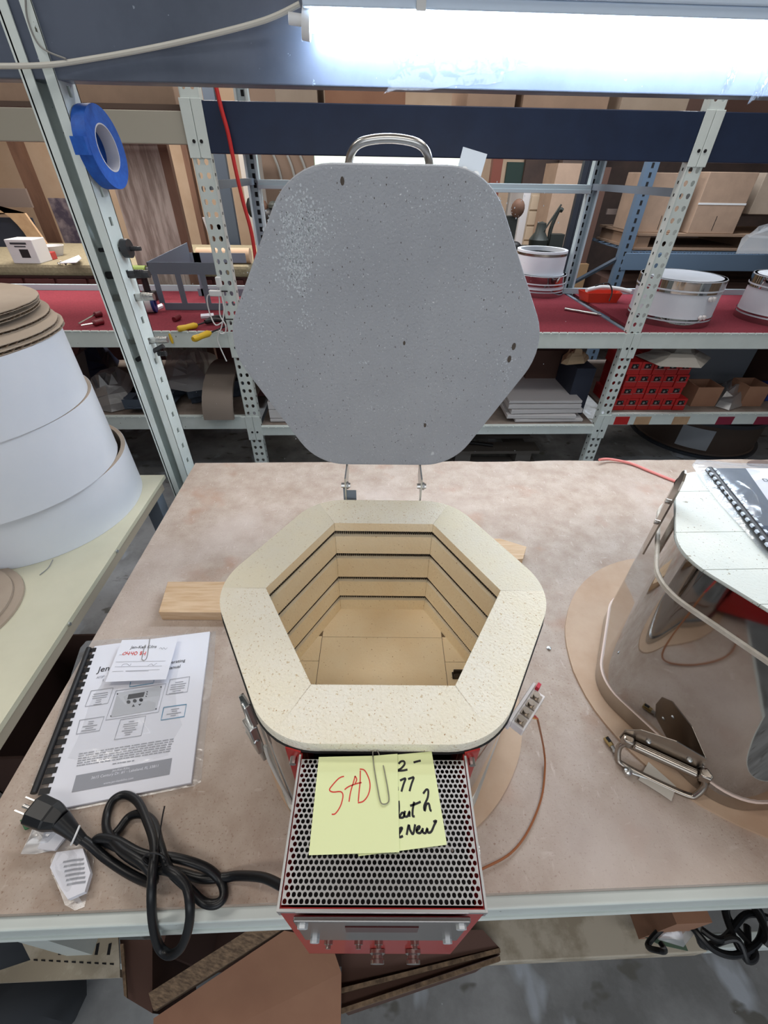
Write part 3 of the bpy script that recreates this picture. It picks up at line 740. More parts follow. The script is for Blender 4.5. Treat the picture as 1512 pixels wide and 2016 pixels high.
lt.build('latch_lever', ZINC, la, local=True, bevel=.0015)
lt = MB(); lt.tube([F @ Vector(p) for p in spline([(.012, -.03, .002), (.016, -.06, .004), (.030, -.10, .004), (.045, -.15, .002)], 5)], .0024, 8); lt.build('white_lead', CREAMC, kn, local=True)
# terminal block, front right
F = face_frame(318, .2095, .243, .012)
tb = MB(); tb.box((-.031, -.012, -.003), (.031, .008, .001), F); tb.box((-.028, -.009, .001), (.026, .004, .016), F)
tbo = tb.build('terminal_block', CERAM, kn, local=True, bevel=.001)
tb = MB()
for k in range(4):
    x = -.021+k*.0125
    tb.box((x-.0045, .004, .003), (x+.0045, .007, .014), F); tb.cyl(F @ Vector((x, .005, .008)), F @ Vector((x, .011, .008)), .0038, 10)
tb.build('terminal_screw', NICKEL, tbo, local=True)
tb = MB(); tb.box((.026, -.002, .002), (.033, .010, .006), F); tb.build('red_tag', mat('red_mark', hexc(200, 50, 70), .6), tbo, local=True)
# the pair of coloured leads ending in the brown wire on the table
a = G(1042, 1383, 1.05); b = G(1058, 1415, .96)
def world_part(path, r, name, m):
    mb = MB(); P = spline(path, 6); Mi = (Matrix.Translation((0, 0, ZT_)) @ Matrix.Rotation(KR, 4, 'Z')).inverted()
    mb.tube([Mi @ p for p in P], r, 6); return mb.build(name, m, kn, local=True)
world_part([a, G(1045, 1400, 1.02), b], .0012, 'red_lead', mat('red_insulation', hexc(190, 30, 50), .5))
world_part([G(1030, 1407, 1.04), G(1045, 1412, 1.0), b], .0012, 'orange_lead', mat('orange_insulation', hexc(224, 150, 70), .5))
world_part([b, G(1062, 1432, .92), G(1067, 1455, .86), G(1071, 1478, .82), G(1073, 1510, .8065), G(1066, 1570, .805), G(1040, 1635, .805), G(1005, 1680, .805), G(955, 1708, .805), G(930, 1718, .805)], .0016, 'brown_wire', BROWNC)
# power cord of the kiln (its own thing: a knotted bundle lying on the table)
Z2 = lambda x, y, z: G(x*.37037, 1200+y*.37037, z)
zt = .8+.0075
cordp = [Z2(1500, 1470, .86), Z2(1400, 1425, .84), Z2(1270, 1415, .815), Z2(1190, 1425, zt), Z2(1080, 1430, zt), Z2(960, 1400, zt), Z2(860, 1370, .82), Z2(760, 1320, .828), Z2(640, 1270, .82), Z2(560, 1235, zt), Z2(505, 1235, zt), Z2(530, 1215, .818), Z2(620, 1230, .825),
         Z2(760, 1300, .834), Z2(930, 1320, .834), Z2(1090, 1370, .82), Z2(1170, 1440, zt), Z2(1190, 1520, zt), Z2(1150, 1565, zt), Z2(1080, 1555, zt), Z2(1000, 1480, .82), Z2(900, 1380, .84), Z2(850, 1250, .84), Z2(820, 1140, .825), Z2(760, 1090, .815), Z2(690, 1100, zt), Z2(640, 1160, zt), Z2(610, 1210, zt), Z2(650, 1290, zt), Z2(780, 1370, .815),
         Z2(900, 1390, .845), Z2(985, 1460, .845), Z2(1010, 1580, .835), Z2(1000, 1700, .80), Z2(960, 1800, .765), Z2(900, 1835, .745), Z2(845, 1790, .75), Z2(815, 1680, .79), Z2(805, 1540, .835), Z2(810, 1400, .85), Z2(820, 1250, .845), Z2(780, 1120, .83), Z2(730, 1020, .815), Z2(660, 985, zt), Z2(595, 1020, zt), Z2(565, 1110, zt), Z2(575, 1190, .815), Z2(640, 1270, .83), Z2(760, 1350, .84), Z2(820, 1430, .83), Z2(790, 1450, .815),
         Z2(680, 1400, zt), Z2(560, 1320, zt), Z2(480, 1250, .815), Z2(400, 1195, .825)]
pc = thing('power_cord', 'black knotted power cord with three prong plug lying on work table', 'cord', G(290, 1700, .8))
MB().tube(spline(cordp, 7), .0056, 12).build('cable', BLACKRUB, pc)
k0 = Z2(400, 1195, .825); k1 = Z2(320, 1120, .838); k2 = Z2(150, 1050, .842)
d = (k2-k1).normalized(); sd = d.cross(Vector((0, 0, 1))).normalized(); up = sd.cross(d).normalized()
Mp = Matrix((d, sd, up)).transposed().to_4x4(); Mp.translation = k1
mb = MB(); mb.tube([k0-(k1-k0).normalized()*.012, k0, (k0+k1)/2, k1], .008, 14, rr=[.0072, .0085, .0105, .013]); mb.build('plug_boot', BLACKRUB, pc)
ln = (k2-k1).length
mb = MB()
mb.loops([[Mp @ Vector((x, y*w, z*h)) for y, z in ((-1, -.5), (-.5, -1), (.5, -1), (1, -.5), (1, .5), (.5, 1), (-.5, 1), (-1, .5))] for x, w, h in ((-.002, .012, .010), (ln*.25, .017, .012), (ln*.3, .0175, .0135), (ln*.8, .0185, .0145), (ln*.82, .016, .013))])
mb.build('plug_body', BLACKRUB, pc, bevel=.0015)
mb = MB()
mb.box((ln*.82, -.0095, .001), (ln*.82+.018, -.0078, .0080), Mp); mb.box((ln*.82, .0078-.001, .001), (ln*.82+.018, .0085, .0080), Mp)
mb.cyl(Mp @ Vector((ln*.82, 0, -.007)), Mp @ Vector((ln*.82+.021, 0, -.007)), .0026, 12)
mb.build('prong', STEELB, pc)
mb = MB(); q = Z2(820, 1330, .853)
mb.tube([q+Vector((.014*math.cos(t), .007*math.sin(t)*0.6, .012*math.sin(t))) for t in [2*PI*k/16 for k in range(16)]], .0012, 6, closed=True); mb.tube(spline([q+Vector((0, .01, 0)), Z2(860, 1120, .85), Z2(875, 1045, .85)], 4), .001, 5); mb.build('cable_tie', BLACK, pc)
# tag bag tied to the cord near the plug
tgp = thing('parts_bag', 'small crumpled clear bag with printed white slip tied under the black plug', 'bag', G(130, 1720, .8))
def crumple(outline, z0, h, seed, m, name, par, smooth=True):
    """a crumpled bag: outline (world xy), height field with creases, real thickness"""
    rnd = random.Random(seed); cx = sum(p.x for p in outline)/len(outline); cy = sum(p.y for p in outline)/len(outline)
    rings = []; K = 7; n = len(outline); nz = [[rnd.uniform(.6, 1.2) for _ in range(n)] for _ in range(K+1)]
    mb = MB(); prev = None
    for side in (1, 0):
        rr = []
        for k in range(K+1):
            t = k/K
            rr.append([Vector((cx+(p.x-cx)*t, cy+(p.y-cy)*t, z0+.001+(h*(1-t**2)*nz[k][i] if side else .0005))) for i, p in enumerate(outline)])
        vs = [mb._v(r) for r in rr[1:]]; c = mb.bm.verts.new(sum(rr[0], Vector())/n)
        for i in range(n):
            mb.bm.faces.new([c, vs[0][i], vs[0][(i+1) % n]]).smooth = smooth
            for a_, b_ in zip(vs, vs[1:]): mb.bm.faces.new([a_[i], b_[i], b_[(i+1) % n], a_[(i+1) % n]]).smooth = smooth
        if prev:
            for i in range(n): mb.bm.faces.new([prev[i], prev[(i+1) % n], vs[-1][(i+1) % n], vs[-1][i]])
        prev = vs[-1]
    return mb.build(name, m, par)
ol = [Z2(*p, .801) for p in ((400, 1170), (330, 1230), (270, 1330), (275, 1400), (320, 1500), (345, 1570), (400, 1600), (450, 1580), (470, 1480), (495, 1400), (500, 1330), (470, 1250))]
crumple(ol, .8, .022, 3, FILM, 'clear_bag', tgp)
mb = MB(); qd = [Z2(*p, .816) for p in ((300, 1290), (440, 1270), (480, 1400), (450, 1500), (360, 1540), (320, 1480), (265, 1370))]; mb.slab(qd, .008); sp_ = mb.build('printed_slip', PAPER, tgp)
mb = MB()
for k in range(6):
    y = 1335+k*24
    mb.ribbon([Z2(335+k*4, y+8, .8165), Z2(385+k*4, y-2, .8165), Z2(445+k*2, y-8, .8165)], .0022)
mb.build('slip_print', GREYINK, sp_)
ol = [Z2(*p, .801) for p in ((330, 1110), (250, 1160), (180, 1150), (150, 1220), (110, 1300), (190, 1300), (290, 1280), (340, 1240), (390, 1180))]
crumple(ol, .8, .02, 5, FILMH, 'bag_top', tgp)
mb = MB(); mb.slab([Z2(*p, .812) for p in ((240, 1170), (330, 1110), (390, 1150), (290, 1280), (200, 1270))], .004); mb.build('white_card', PAPER, tgp)
mb = MB(); mb.slab([Z2(*p, .806) for p in ((105, 1120), (140, 1105), (180, 1150), (130, 1170))], .003); mb.build('green_corner', GGREEN, tgp)
mb = MB(); q = Z2(400, 1200, .826); mb.tube([q+Vector((.006*math.sin(t), .010*math.cos(t), .010*math.sin(t))) for t in [2*PI*k/16 for k in range(16)]], .0014, 6, closed=True); mb.build('clear_tie', WHITEP, tgp)
# ------------------------------------------------------------------ plywood disc and planks under the kiln
def disc(cx, cy, r, z0, z1, seed):
    rnd = random.Random(seed); return [(cx+(r+.004*math.sin(3*t+seed)+rnd.uniform(-.0008, .0008))*math.cos(t), cy+(r+.004*math.sin(3*t+seed))*math.sin(t)) for t in [2*PI*k/72 for k in range(72)]]
tag(MB().prism(disc(.018, -.005, .222, 0, 0, 1), .7995, .8045).build('plywood_disc', PLYEDGE), 'round brown hardboard disc lying under the open kiln', 'board')
pkz = .8
def plank(qpx, z, t, label):
    q = [G(*p, z) for p in qpx]; mb = MB(); mb.slab(q, t); return tag(mb.build('wood_plank', PINE, bevel=.001), label, 'plank')
a1 = G(330, 1145, .826); a2 = G(312, 1205, .826)
mb = MB(); q = [a1, a2, a2+Vector((.19, -.006, 0)), a1+Vector((.19, -.004, 0))]; 
tag(MB().slab(q, .0255).build('wood_plank', PINE, bevel=.001), 'short pine plank poking out at the left of the open kiln', 'plank')
q = [G(984, 1060, .826), G(1037, 1076, .826), G(1030, 1100, .826), G(1030, 1100, .826)+Vector((-.16, -.015, 0)), G(984, 1060, .826)+Vector((-.12, 0, 0))]
tag(MB().slab(q[:4] + [q[4]], .0255).build('wood_plank', PINE, bevel=.001), 'pine plank corner poking out behind the right of the open kiln', 'plank')
# ------------------------------------------------------------------ notes on the perforated cover
Zc = 1.0785
Z4 = lambda x, y, z: G(480+x*.39683, 1380+y*.39683, z)
def note(corners, z, label, name='sticky_note'):
    mb = MB(); mb.slab([Z4(*p, z) for p in corners], .00035)
    return tag(mb.build(name, YELLOW), label, 'note')
n2 = note([(560, 285), (932, 250), (1008, 713), (568, 770)], Zc+.0006, 'pale yellow sticky note with black handwriting on the perforated box cover')
n1 = note([(372, 278), (640, 272), (762, 262), (772, 750), (322, 765)], Zc+.0018, 'pale yellow sticky note with red handwriting clipped over the other note')
def strokes(par, lines, w, z, m, name='handwriting'):
    mb = MB()
    for l in lines: mb.ribbon(spline([Z4(x, y, z) for x, y in l], 4), w)
    return mb.build(name, m, par)
strokes(n1, [[(497, 374), (470, 385), (430, 430), (427, 445), (445, 452), (480, 450), (492, 470), (480, 520), (455, 558), (436, 562)],
             [(552, 372), (545, 400), (530, 450), (522, 500)], [(500, 440), (520, 425), (560, 410), (585, 405)], [(552, 372), (560, 390), (552, 410)],
             [(578, 345), (577, 400), (572, 450), (568, 500)], [(575, 338), (600, 345), (622, 390), (626, 430), (615, 470), (592, 498), (566, 505)]], .0011, Zc+.00195, REDINK)
strokes(n2, [[(768, 312), (780, 300), (795, 300), (797, 315), (780, 335), (762, 346), (790, 345), (812, 340)], [(842, 305), (860, 300), (878, 296)],
             [(762, 425), (763, 445)], [(775, 395), (790, 388), (802, 386), (792, 415), (782, 450)], [(815, 388), (830, 382), (843, 380), (832, 412), (822, 448)],
             [(768, 495), (770, 530), (768, 575), (785, 555), (795, 560), (790, 578), (770, 578)], [(800, 545), (797, 570), (812, 572), (822, 548), (822, 575)], [(845, 500), (838, 540), (838, 570), (848, 572)], [(825, 520), (850, 512), (878, 500)],
             [(890, 460), (905, 440), (915, 445), (912, 480), (895, 520), (898, 545), (905, 515), (918, 510), (925, 540), (932, 545)],
             [(770, 660), (782, 640), (785, 630), (775, 632), (770, 650), (772, 675), (790, 670)],
             [(808, 665), (818, 615), (825, 640), (840, 660), (850, 612)], [(855, 645), (870, 632), (872, 622), (860, 628), (858, 650), (875, 655), (885, 640)], [(888, 630), (888, 650), (902, 655), (910, 632), (914, 652), (930, 648), (945, 615), (955, 595), (940, 600)]], .0019, Zc+.00075, INK)
pcl = [(672, 268), (660, 245), (645, 246), (640, 265), (648, 340), (665, 440), (678, 500), (695, 513), (715, 505), (720, 480), (708, 400), (692, 320)]
tag(MB().tube(spline([Z4(x, y, Zc+.0032) for x, y in pcl], 5), .0006, 6).build('paper_clip', STEELB), 'steel paper clip holding the two yellow notes together', 'clip')
# ------------------------------------------------------------------ the manual
Q = lambda x, y, z=.8065: G(150+x*.17857, 1240+y*.17857, z)
mn = thing('instruction_manual', 'white comb bound manual in a clear bag at left of the work table', 'booklet', G(260, 1420, .8))
mb = MB(); q = [G(*p, .8062) for p in ((186, 1272), (413, 1243), (376, 1541), (78, 1600))]; mb.slab(q, .0052); mb.build('pages', PAPER, mn, bevel=.0006)
tl, tr, br, bl = q
# comb binding
mb = MB(); s0 = G(175, 1276, .809); s1 = G(66, 1562, .809); mb.tube([s0+(s1-s0)*t for t in [k/10 for k in range(11)]], .0045, 12); cbn = mb.build('comb_spine', BLACK, mn)
mb = MB()
e0 = tl+Vector((.0, 0, .0007)); dv = (bl-tl)
for k in range(19):
    p = tl+dv*((k+.35)/19.6); u = (tr-tl).normalized(); v = dv.normalized()
    mb.slab([p+u*-.010+v*.0, p+u*.005, p+u*.005+v*.0085, p+u*-.010+v*.0085], -.0012)
mb.build('comb_tooth', BLACK, mn)
U = (tr-tl).normalized(); Vd = (tl-bl).normalized()
def ql(pts, w, m, name, z=.8069): 
    mb = MB()
    for l in pts: mb.ribbon([Q(x, y, z) for x, y in l], w)
    return mb.build(name, m, mn)
def frame(c): return [c[0], c[1], c[2], c[3], c[0]]
ql([frame([(165, 672), (408, 640), (348, 810), (98, 846)]), frame([(1035, 548), (1252, 515), (1225, 682), (990, 715)]), frame([(40, 995), (310, 955), (255, 1110), (0, 1150)]), frame([(490, 990), (768, 948), (715, 1165), (420, 1210)]), frame([(440, 672), (990, 592), (905, 905), (325, 995)])], .0011, GREYINK, 'printed_box')
ql([frame([(965, 855), (1215, 820), (1190, 955), (935, 995)])], .0016, BLUEINK, 'blue_printed_box')
ql([[(600, 575), (588, 628), (850, 588), (860, 545)]], .0016, BLUEINK, 'blue_printed_box')
mb = MB(); mb.face([Q(*p, .8068) for p in ((452, 695), (948, 618), (885, 880), (378, 965))]); mb.build('controller_picture', SILVERINK, mn)
mb = MB(); mb.face([Q(*p, .8070) for p in ((578, 712), (758, 684), (742, 738), (562, 768))])
for x, y in ((577, 795), (646, 783), (715, 772)): mb.face([Q(x+22*math.cos(t), y+20*math.sin(t), .8070) for t in [2*PI*k/14 for k in range(14)]])
mb.face([Q(*p, .8070) for p in ((632, 818), (612, 850), (648, 846))]); mb.face([Q(*p, .8070) for p in ((684, 818), (722, 812), (698, 838))])
for x, y in ((783, 684), (779, 708), (771, 733), (455, 707), (935, 630), (880, 872), (382, 950)): mb.face([Q(x+8*math.cos(t), y+8*math.sin(t), .8070) for t in [2*PI*k/8 for k in range(8)]])
mb.build('display_print', mat('dark_print', hexc(50, 52, 58), .6), mn)
mb = MB(); mb.face([Q(*p, .8068) for p in ((0, 1605), (1057, 1413), (1028, 1592), (-50, 1790))]); mb.build('address_band', GREYINK, mn)
pd = Vector((Q(1057, 1413)-Q(0, 1605))).normalized(); pu = Vector((0, 0, 1)).cross(pd)
def tx(s_, size, x, y, m=INK, z=.8070, xd=pd, align='LEFT', par=mn, name='printed_text'):
    return text(name, s_, size, Q(x, y, z), xd, Vector((0, 0, 1)).cross(Vector(xd)), m, par, align=align)
tx('Jen', .0165, 232, 468); tx('erating', .0090, 1045, 372, z=.8070); tx('lanual', .0090, 1020, 434); tx('AF3P', .0062, 220, 538, GREYINK); tx('S', .006, 284, 568, GREYINK)
tx('Jen-Ken Kilns', .0046, 395, 1566, PAPER); tx('3615 Century Dr. #1 - Lakeland, FL 33811', .0056, 160, 1648, PAPER)
tx('www.jen-kenkilns.com', .0046, 298, 1706, PAPER)
mb = MB(); rnd = random.Random(8)
for k in range(7):
    x0, y0, x1, y1 = 30-k*5, 1368+k*26, 1085-k*10, 1200+k*27
    if k == 6: x0, x1, y0, y1 = 400, 640, 1478, 1440
    n = 40 if k < 6 else 9; i = 0
    while i < n:
        w = rnd.choice([1, 2, 2, 3]); t0 = i/n; t1 = min(1, (i+w*.8)/n)
        mb.ribbon([Q(x0+(x1-x0)*t0, y0+(y1-y0)*t0, .8069), Q(x0+(x1-x0)*t1, y0+(y1-y0)*t1, .8069)], .0014); i += w
for bx, lines in (((270, 700), 6), ((1135, 575), 6), ((165, 1010), 5), ((610, 1010), 7), ((1090, 872), 4)):
    mb.build('printed_paragraph', GREYINK, mn); mb = MB()
    for k in range(lines):
        x, y = bx[0]-k*7, bx[1]+k*24; hw = rnd.choice([30, 45, 60, 80]) if lines != 6 or k != 1 else 85
        mb.ribbon([Q(x-hw, y+hw*.13, .8069), Q(x+hw, y-hw*.13, .8069)], .0013)
mb.build('printed_paragraph', GREYINK, mn)
# the clear bag around it
mb = MB(); random.seed(5)
ob = [G(*p, .8012) for p in ((158, 1276), (170, 1262), (425, 1243), (420, 1330), (405, 1440), (396, 1540), (380, 1548), (120, 1600), (62, 1545), (100, 1450))]
tagb = crumple(ob, .8, .0085, 11, FILM, 'clear_sleeve', mn)
# job ticket lying on it
tk = thing('job_ticket', 'small white job ticket with red number lying on the bagged manual', 'ticket', Q(700, 350, .8095))
mb = MB(); mb.slab([Q(*p, .8175) for p in ((505, 112), (1122, 92), (990, 545), (320, 575))], .0004); mb.build('slip', PAPER, tk)
ud = (Q(930, 195, .82)-Q(600, 205, .82)).normalized()
tx('Jen-Ken Kilns', .0088, 598, 207, INK, .8180, ud, par=tk)
mb = MB()
for l in (((435, 355), (985, 342)), ((425, 408), (945, 398)), ((398, 460), (520, 456)), ((545, 452), (920, 438)), ((475, 275), (520, 272)), ((545, 460), (800, 452))): mb.ribbon([Q(*l[0], .8179), Q(*l[1], .8179)], .0006)
for l in ([(915, 210), (935, 195), (950, 215), (965, 195), (985, 215), (1005, 195)], [(500, 400), (520, 380), (560, 375), (590, 395), (605, 372)], [(790, 395), (830, 375), (850, 392), (890, 365)]): mb.ribbon(spline([Q(*p, .8179) for p in l], 4), .0007)
mb.build('pencil_note', GREYINK, tk)
mb = MB()
for l in ([(540, 245), (515, 262), (520, 275), (545, 268), (550, 248), (540, 245)], [(570, 240), (560, 262), (590, 262)], [(592, 240), (575, 280)], [(615, 240), (604, 260), (632, 260)], [(635, 240), (618, 280)], [(655, 240), (640, 262), (650, 276), (672, 262), (668, 242), (655, 240)],
          [(708, 245), (725, 238), (718, 255), (700, 275), (722, 268), (712, 255), (708, 245)], [(745, 240), (735, 262), (765, 260)], [(770, 240), (755, 282)]): mb.ribbon(spline([Q(*p, .8180) for p in l], 3), .0012)
mb.build('red_number', REDINK, tk)
tag(MB().tube(spline([Q(x, y, .8185) for x, y in ((812, 95), (800, 180), (780, 300), (752, 335), (725, 325), (728, 290), (755, 180), (770, 170))], 5), .0006, 6).build('paper_clip', STEELB), 'steel paper clip on the white job ticket', 'clip')
# ================================================================== the closed polished kiln on the right
KX, KY = .600, .005
k2 = thing('kiln', 'closed six sided kiln in mirror polished steel with white brick lid at right of table', 'kiln', (KX, KY, .8))
A2 = .190
def hx(a, z, rc=.075): return ringz(rhex(a, rc, 8), z)
tag(MB().prism([(x, y) for x, y in disc(.655, .045, .290, 0, 0, 4)], .7995, .8045).build('hardboard_disc', PLYEDGE), 'large round brown hardboard disc under the polished steel kiln', 'board')
MB().loops([hx(A2, .0055), hx(A2, .040)], smooth=True).build('base_pan', STEEL, k2, local=True)
MB().loops([hx(A2+.0015, .0405), hx(A2+.0025, .0412), hx(A2+.0015, .042)], smooth=True).build('base_seam', PINKPL if False else mat('pale_seam', hexc(216, 196, 186), .5), k2, local=True)
MB().loops([hx(A2, .0425), hx(A2, .282)], smooth=True).build('steel_jacket', STEEL, k2, local=True)
MB().loops([hx(A2+.001, .282), hx(A2+.0045, .284), hx(A2+.0045, .290), hx(A2+.001, .292)], smooth=True).build('lid_gasket', mat('fibre_gasket', hexc(206, 200, 190), .9, col2=hexc(186, 178, 166), scale=60, bump=.001, bscale=120), k2, local=True)
MB().loops([hx(A2+.002, .292), hx(A2+.002, .345)], cap=False, smooth=True).build('lid_band', STEEL, k2, local=True)
lt = []
la = .1905; Rr = rhex(la, .075, 8)
def clip_y(poly, y0, y1):
    def cl(P, f):
        o = []
        for i in range(len(P)):
            a, b = P[i], P[(i+1) % len(P)]; fa, fb = f(a), f(b)
            if fa >= 0: o.append(a)
            if (fa >= 0) != (fb >= 0):
                t = fa/(fa-fb); o.append((a[0]+(b[0]-a[0])*t, a[1]+(b[1]-a[1])*t))
        return o
    return cl(cl(poly, lambda p: p[1]-y0), lambda p: y1-p[1])
ys = [-.2, -.085, -.030, .040, .135, .2]
for y0, y1 in zip(ys, ys[1:]):
    MB().prism(clip_y(Rr, y0+.0005, y1-.0005), .293, .3485).build('lid_brick', BRICKLID, k2, local=True)
# hinge plate at the left rear
th = math.radians(150); n_ = Vector((math.cos(th), math.sin(th), 0))
F = face_frame(150, A2+.010, .335, 0)
mb = MB(); mb.prism([(-.045, -.135), (-.020, -.135)] + [(.052+.022*math.cos(t)-.022+.0, .040+.022*math.sin(t)) for t in [PI*k/10 for k in range(11)]][::1] + [(-.045+.0, .02)], -.001, .001, F)
mb.bm.free()
mb = MB(); mb.slab([F @ Vector(p) for p in ((-.012, -.075, 0), (.012, -.078, 0), (.016, .05, 0), (.013, .064, 0), (.004, .072, 0), (-.006, .072, 0), (-.015, .064, 0), (-.018, .05, 0))], .0025, tuple(n_))
hp_ = mb.build('hinge_plate', NICKEL, k2, local=True)
for y in (-.02, .02): MB().cyl(F @ Vector((0, y, 0)), F @ Vector((0, y, .007)), .004, 10).build('hinge_rivet', STEELB, hp_, local=True)
# carrying handle, front left face
nf = Vector((math.cos(math.radians(240)), math.sin(math.radians(240)), 0)); pf = Vector((KX, KY, 0))+nf*(A2+.0015)
c1 = GP(1248, 1430, pf, nf); c2 = GP(1372, 1532, pf, nf); cm = (c1+c2)/2
axx = (c2-c1); axx.z = 0; axx.normalize(); zz = Vector((0, 0, 1))
FM = Matrix((axx, zz, nf)).transposed().to_4x4(); FM.translation = cm-Vector((KX, KY, .8))
HL = (c2-c1).length/2
mb = MB(); out = [(-HL, -.012), (-HL*.8, -.030), (HL*.8, -.030), (HL, -.018), (HL, .012), (HL*.72, .030), (0, .040), (-HL*.72, .030), (-HL, .012)]
mb.prism(out, 0, .0022, FM); hb = mb.build('handle_plate', NICKEL, k2, local=True, bevel=.0008)
mb = MB(); mb.cyl(FM @ Vector((-HL*.72, -.004, .009)), FM @ Vector((HL*.72, -.004, .009)), .0068, 16)
mb.box((-HL*.98, -.012, .002), (-HL*.72, .006, .015), FM); mb.box((HL*.72, -.012, .002), (HL*.98, .006, .015), FM); mb.build('hinge_roll', NICKEL, hb, local=True, bevel=.003)
mb = MB(); pth = [(-HL*.85, -.004, .010), (-HL*.95, -.016, .014), (-HL*.90, -.032, .022), (-HL*.75, -.040, .026), (0, -.042, .027), (HL*.75, -.040, .026), (HL*.90, -.032, .022), (HL*.95, -.016, .014), (HL*.85, -.004, .010)]
mb.tube([FM @ Vector(p) for p in spline(pth, 6)], .0046, 14); mb.build('handle_bail', NICKEL, hb, local=True)
mb = MB()
for x, y in ((-HL*.45, .012), (HL*.45, .012), (-HL*.6, -.012), (HL*.6, -.012)): mb.sphere(FM @ Vector((x, y, .002)), .0042, (1, 1, .5), 12)
mb.build('rivet', ZINC, hb, local=True)
mb = MB(); mb.box((.02, -A2-.10, .004), (.18, -A2-.0, .20)); mb.build('control_box', RED, k2, local=True, bevel=.002)
mb = MB(); mb.cyl((.0, -A2-.028, .010), (.024, -A2-.030, .010), .010, 16); mb.sphere((.0, -A2-.028, .010), .012); mb.build('red_knob', RED, k2, local=True)
# manual in a bag on top of it
Ztop = .8+.3490
q = [G(1398, 922, Ztop+.010), G(1560, 922, Ztop+.010), G(1700, 1110, Ztop+.010), G(1525, 1080, Ztop+.010)]
m2 = thing('instruction_manual', 'dark covered comb bound manual in a clear bag lying on the polished kiln lid', 'booklet', G(1470, 990, Ztop))
MB().slab(q, .006).build('pages', mat('dark_blue_grey_cover', hexc(66, 76, 92), .5), m2)
mb = MB(); p0, p1 = q[0], q[3]; U2 = (q[1]-q[0]).normalized(); V2 = (q[3]-q[0]).normalized()
mb.face([G(1468, 922, Ztop+.0103), G(1560, 922, Ztop+.0103), G(1620, 1030, Ztop+.0103), G(1512, 985, Ztop+.0103)]); mb.build('cover_panel', PAPER, m2)
text('cover_letter', 'D', .012, G(1504, 948, Ztop+.0108), U2, -V2, INK, m2)
MB().tube([p0+V2*.002+Vector((0, 0, -.001))+U2*(-.002), p1+Vector((0, 0, -.001))-U2*.002], .0055, 12).build('comb_spine', BLACK, m2)
mb = MB(); L_ = (p1-p0).length
for k in range(15):
    p = p0+V2*(L_*(k+.3)/15); mb.slab([p-U2*.009, p+U2*.006, p+U2*.006+V2*.006, p-U2*.009+V2*.006], -.003)
mb.build('comb_tooth', mat('bluish_white_paper', hexc(200, 210, 224), .6), m2)
ob = [G(*p, Ztop+.001) for p in ((1362, 915), (1372, 905), (1400, 907), (1450, 912), (1560, 915), (1760, 1100), (1600, 1150), (1520, 1110), (1470, 1050), (1420, 995), (1380, 945))]
crumple(ob, Ztop, .016, 21, film('bluish_film', .24, (.78, .86, .95), .2), 'clear_bag', m2)
mb = MB()
for pts in ([(1366, 912), (1380, 935), (1398, 962), (1412, 985)], [(1370, 912), (1395, 908), (1420, 912), (1470, 918), (1512, 920)], [(1382, 932), (1400, 930), (1415, 940), (1405, 944), (1385, 936)], [(1392, 962), (1400, 945), (1402, 960), (1420, 958), (1440, 980), (1445, 985)]):
    mb.tube(spline([G(*p, Ztop+.014) for p in pts], 5), .0005, 5)
mb.build('bag_crease', FILMH, m2)
# small things on the table
def lug(px, py, ang, label):
    p = G(px, py, .806); t = thing('terminal_lug', label, 'hardware', p-Vector((0, 0, .006)), 0, 'brass lugs by the polished kiln')
    M = Matrix.Translation(p) @ Matrix.Rotation(ang, 4, 'Z')
    mb = MB(); mb.tube([M @ Vector((x, 0, 0)) for x in (0, .014)], .0045, 12); mb.build('brass_sleeve', BRASS, t)
    mb = MB(); mb.box((.001, -.0025, .0035), (.009, .0025, .0048), M); mb.build('sleeve_hole', DARK, t)
    mb = MB(); mb.cyl(M @ Vector((.014, 0, 0)), M @ Vector((.022, 0, 0)), .0028, 10); mb.cyl(M @ Vector((.020, 0, 0)), M @ Vector((.0235, 0, 0)), .0048, 12); mb.build('set_screw', ZINC, t)
lug(1192, 1452, math.radians(-72), 'brass terminal lug with zinc screw lying on bare table beside polished kiln')
lug(1234, 1418, math.radians(-20), 'brass terminal lug lying against the polished kiln under its handle')
p = G(1235, 1520, .803); sc = thing('machine_screw', 'zinc screw lying near the torn masking tape on table', 'screw', p-Vector((0, 0, .003)))
mb = MB(); mb.lathe([(0, 0), (.0065, .001), (.006, .005), (.003, .007), (0, .0075)], 14, M=Matrix.Translation(p)); mb.build('screw_head', ZINC, sc)
MB().cyl(p+Vector((.003, -.001, .002)), p+Vector((.026, -.010, .001)), .0022, 10).build('screw_shank', ZINC, sc)
mb = MB(); mb.slab([G(*p_, .8055) for p_ in ((1277, 1500), (1331, 1548), (1328, 1560), (1322, 1577), (1300, 1562), (1257, 1535))], .0006)
tag(mb.build('masking_tape_scrap', mat('tape_paper', hexc(206, 200, 190), .8)), 'torn scrap of off white masking tape stuck to the hardboard disc', 'tape')
p = G(1080, 1277, .8); mb = MB(); mb.lathe([(.0, .0003), (.004, .0003), (.0042, .003), (.0018, .004), (0, .0041)], 14, M=Matrix.Translation(p)); tag(mb.build('tiny_nut', ZINC), 'tiny silver nut lying on the table between the two kilns', 'nut')
tag(MB().tube(spline([G(1180, 905, .82), G(1200, 904, .812), G(1240, 912, .806), G(1280, 928, .805), G(1320, 944, .805), G(1380, 965, .805)], 8), .0042, 10).build('salmon_cord', PINKC), 'salmon pink cord lying over the back edge of the work table', 'cord')
pb = thing('dark_shoe_cover', 'small dark oval lying on table corner behind the bagged manual', 'cover', G(1490, 925, .8)) if False else None
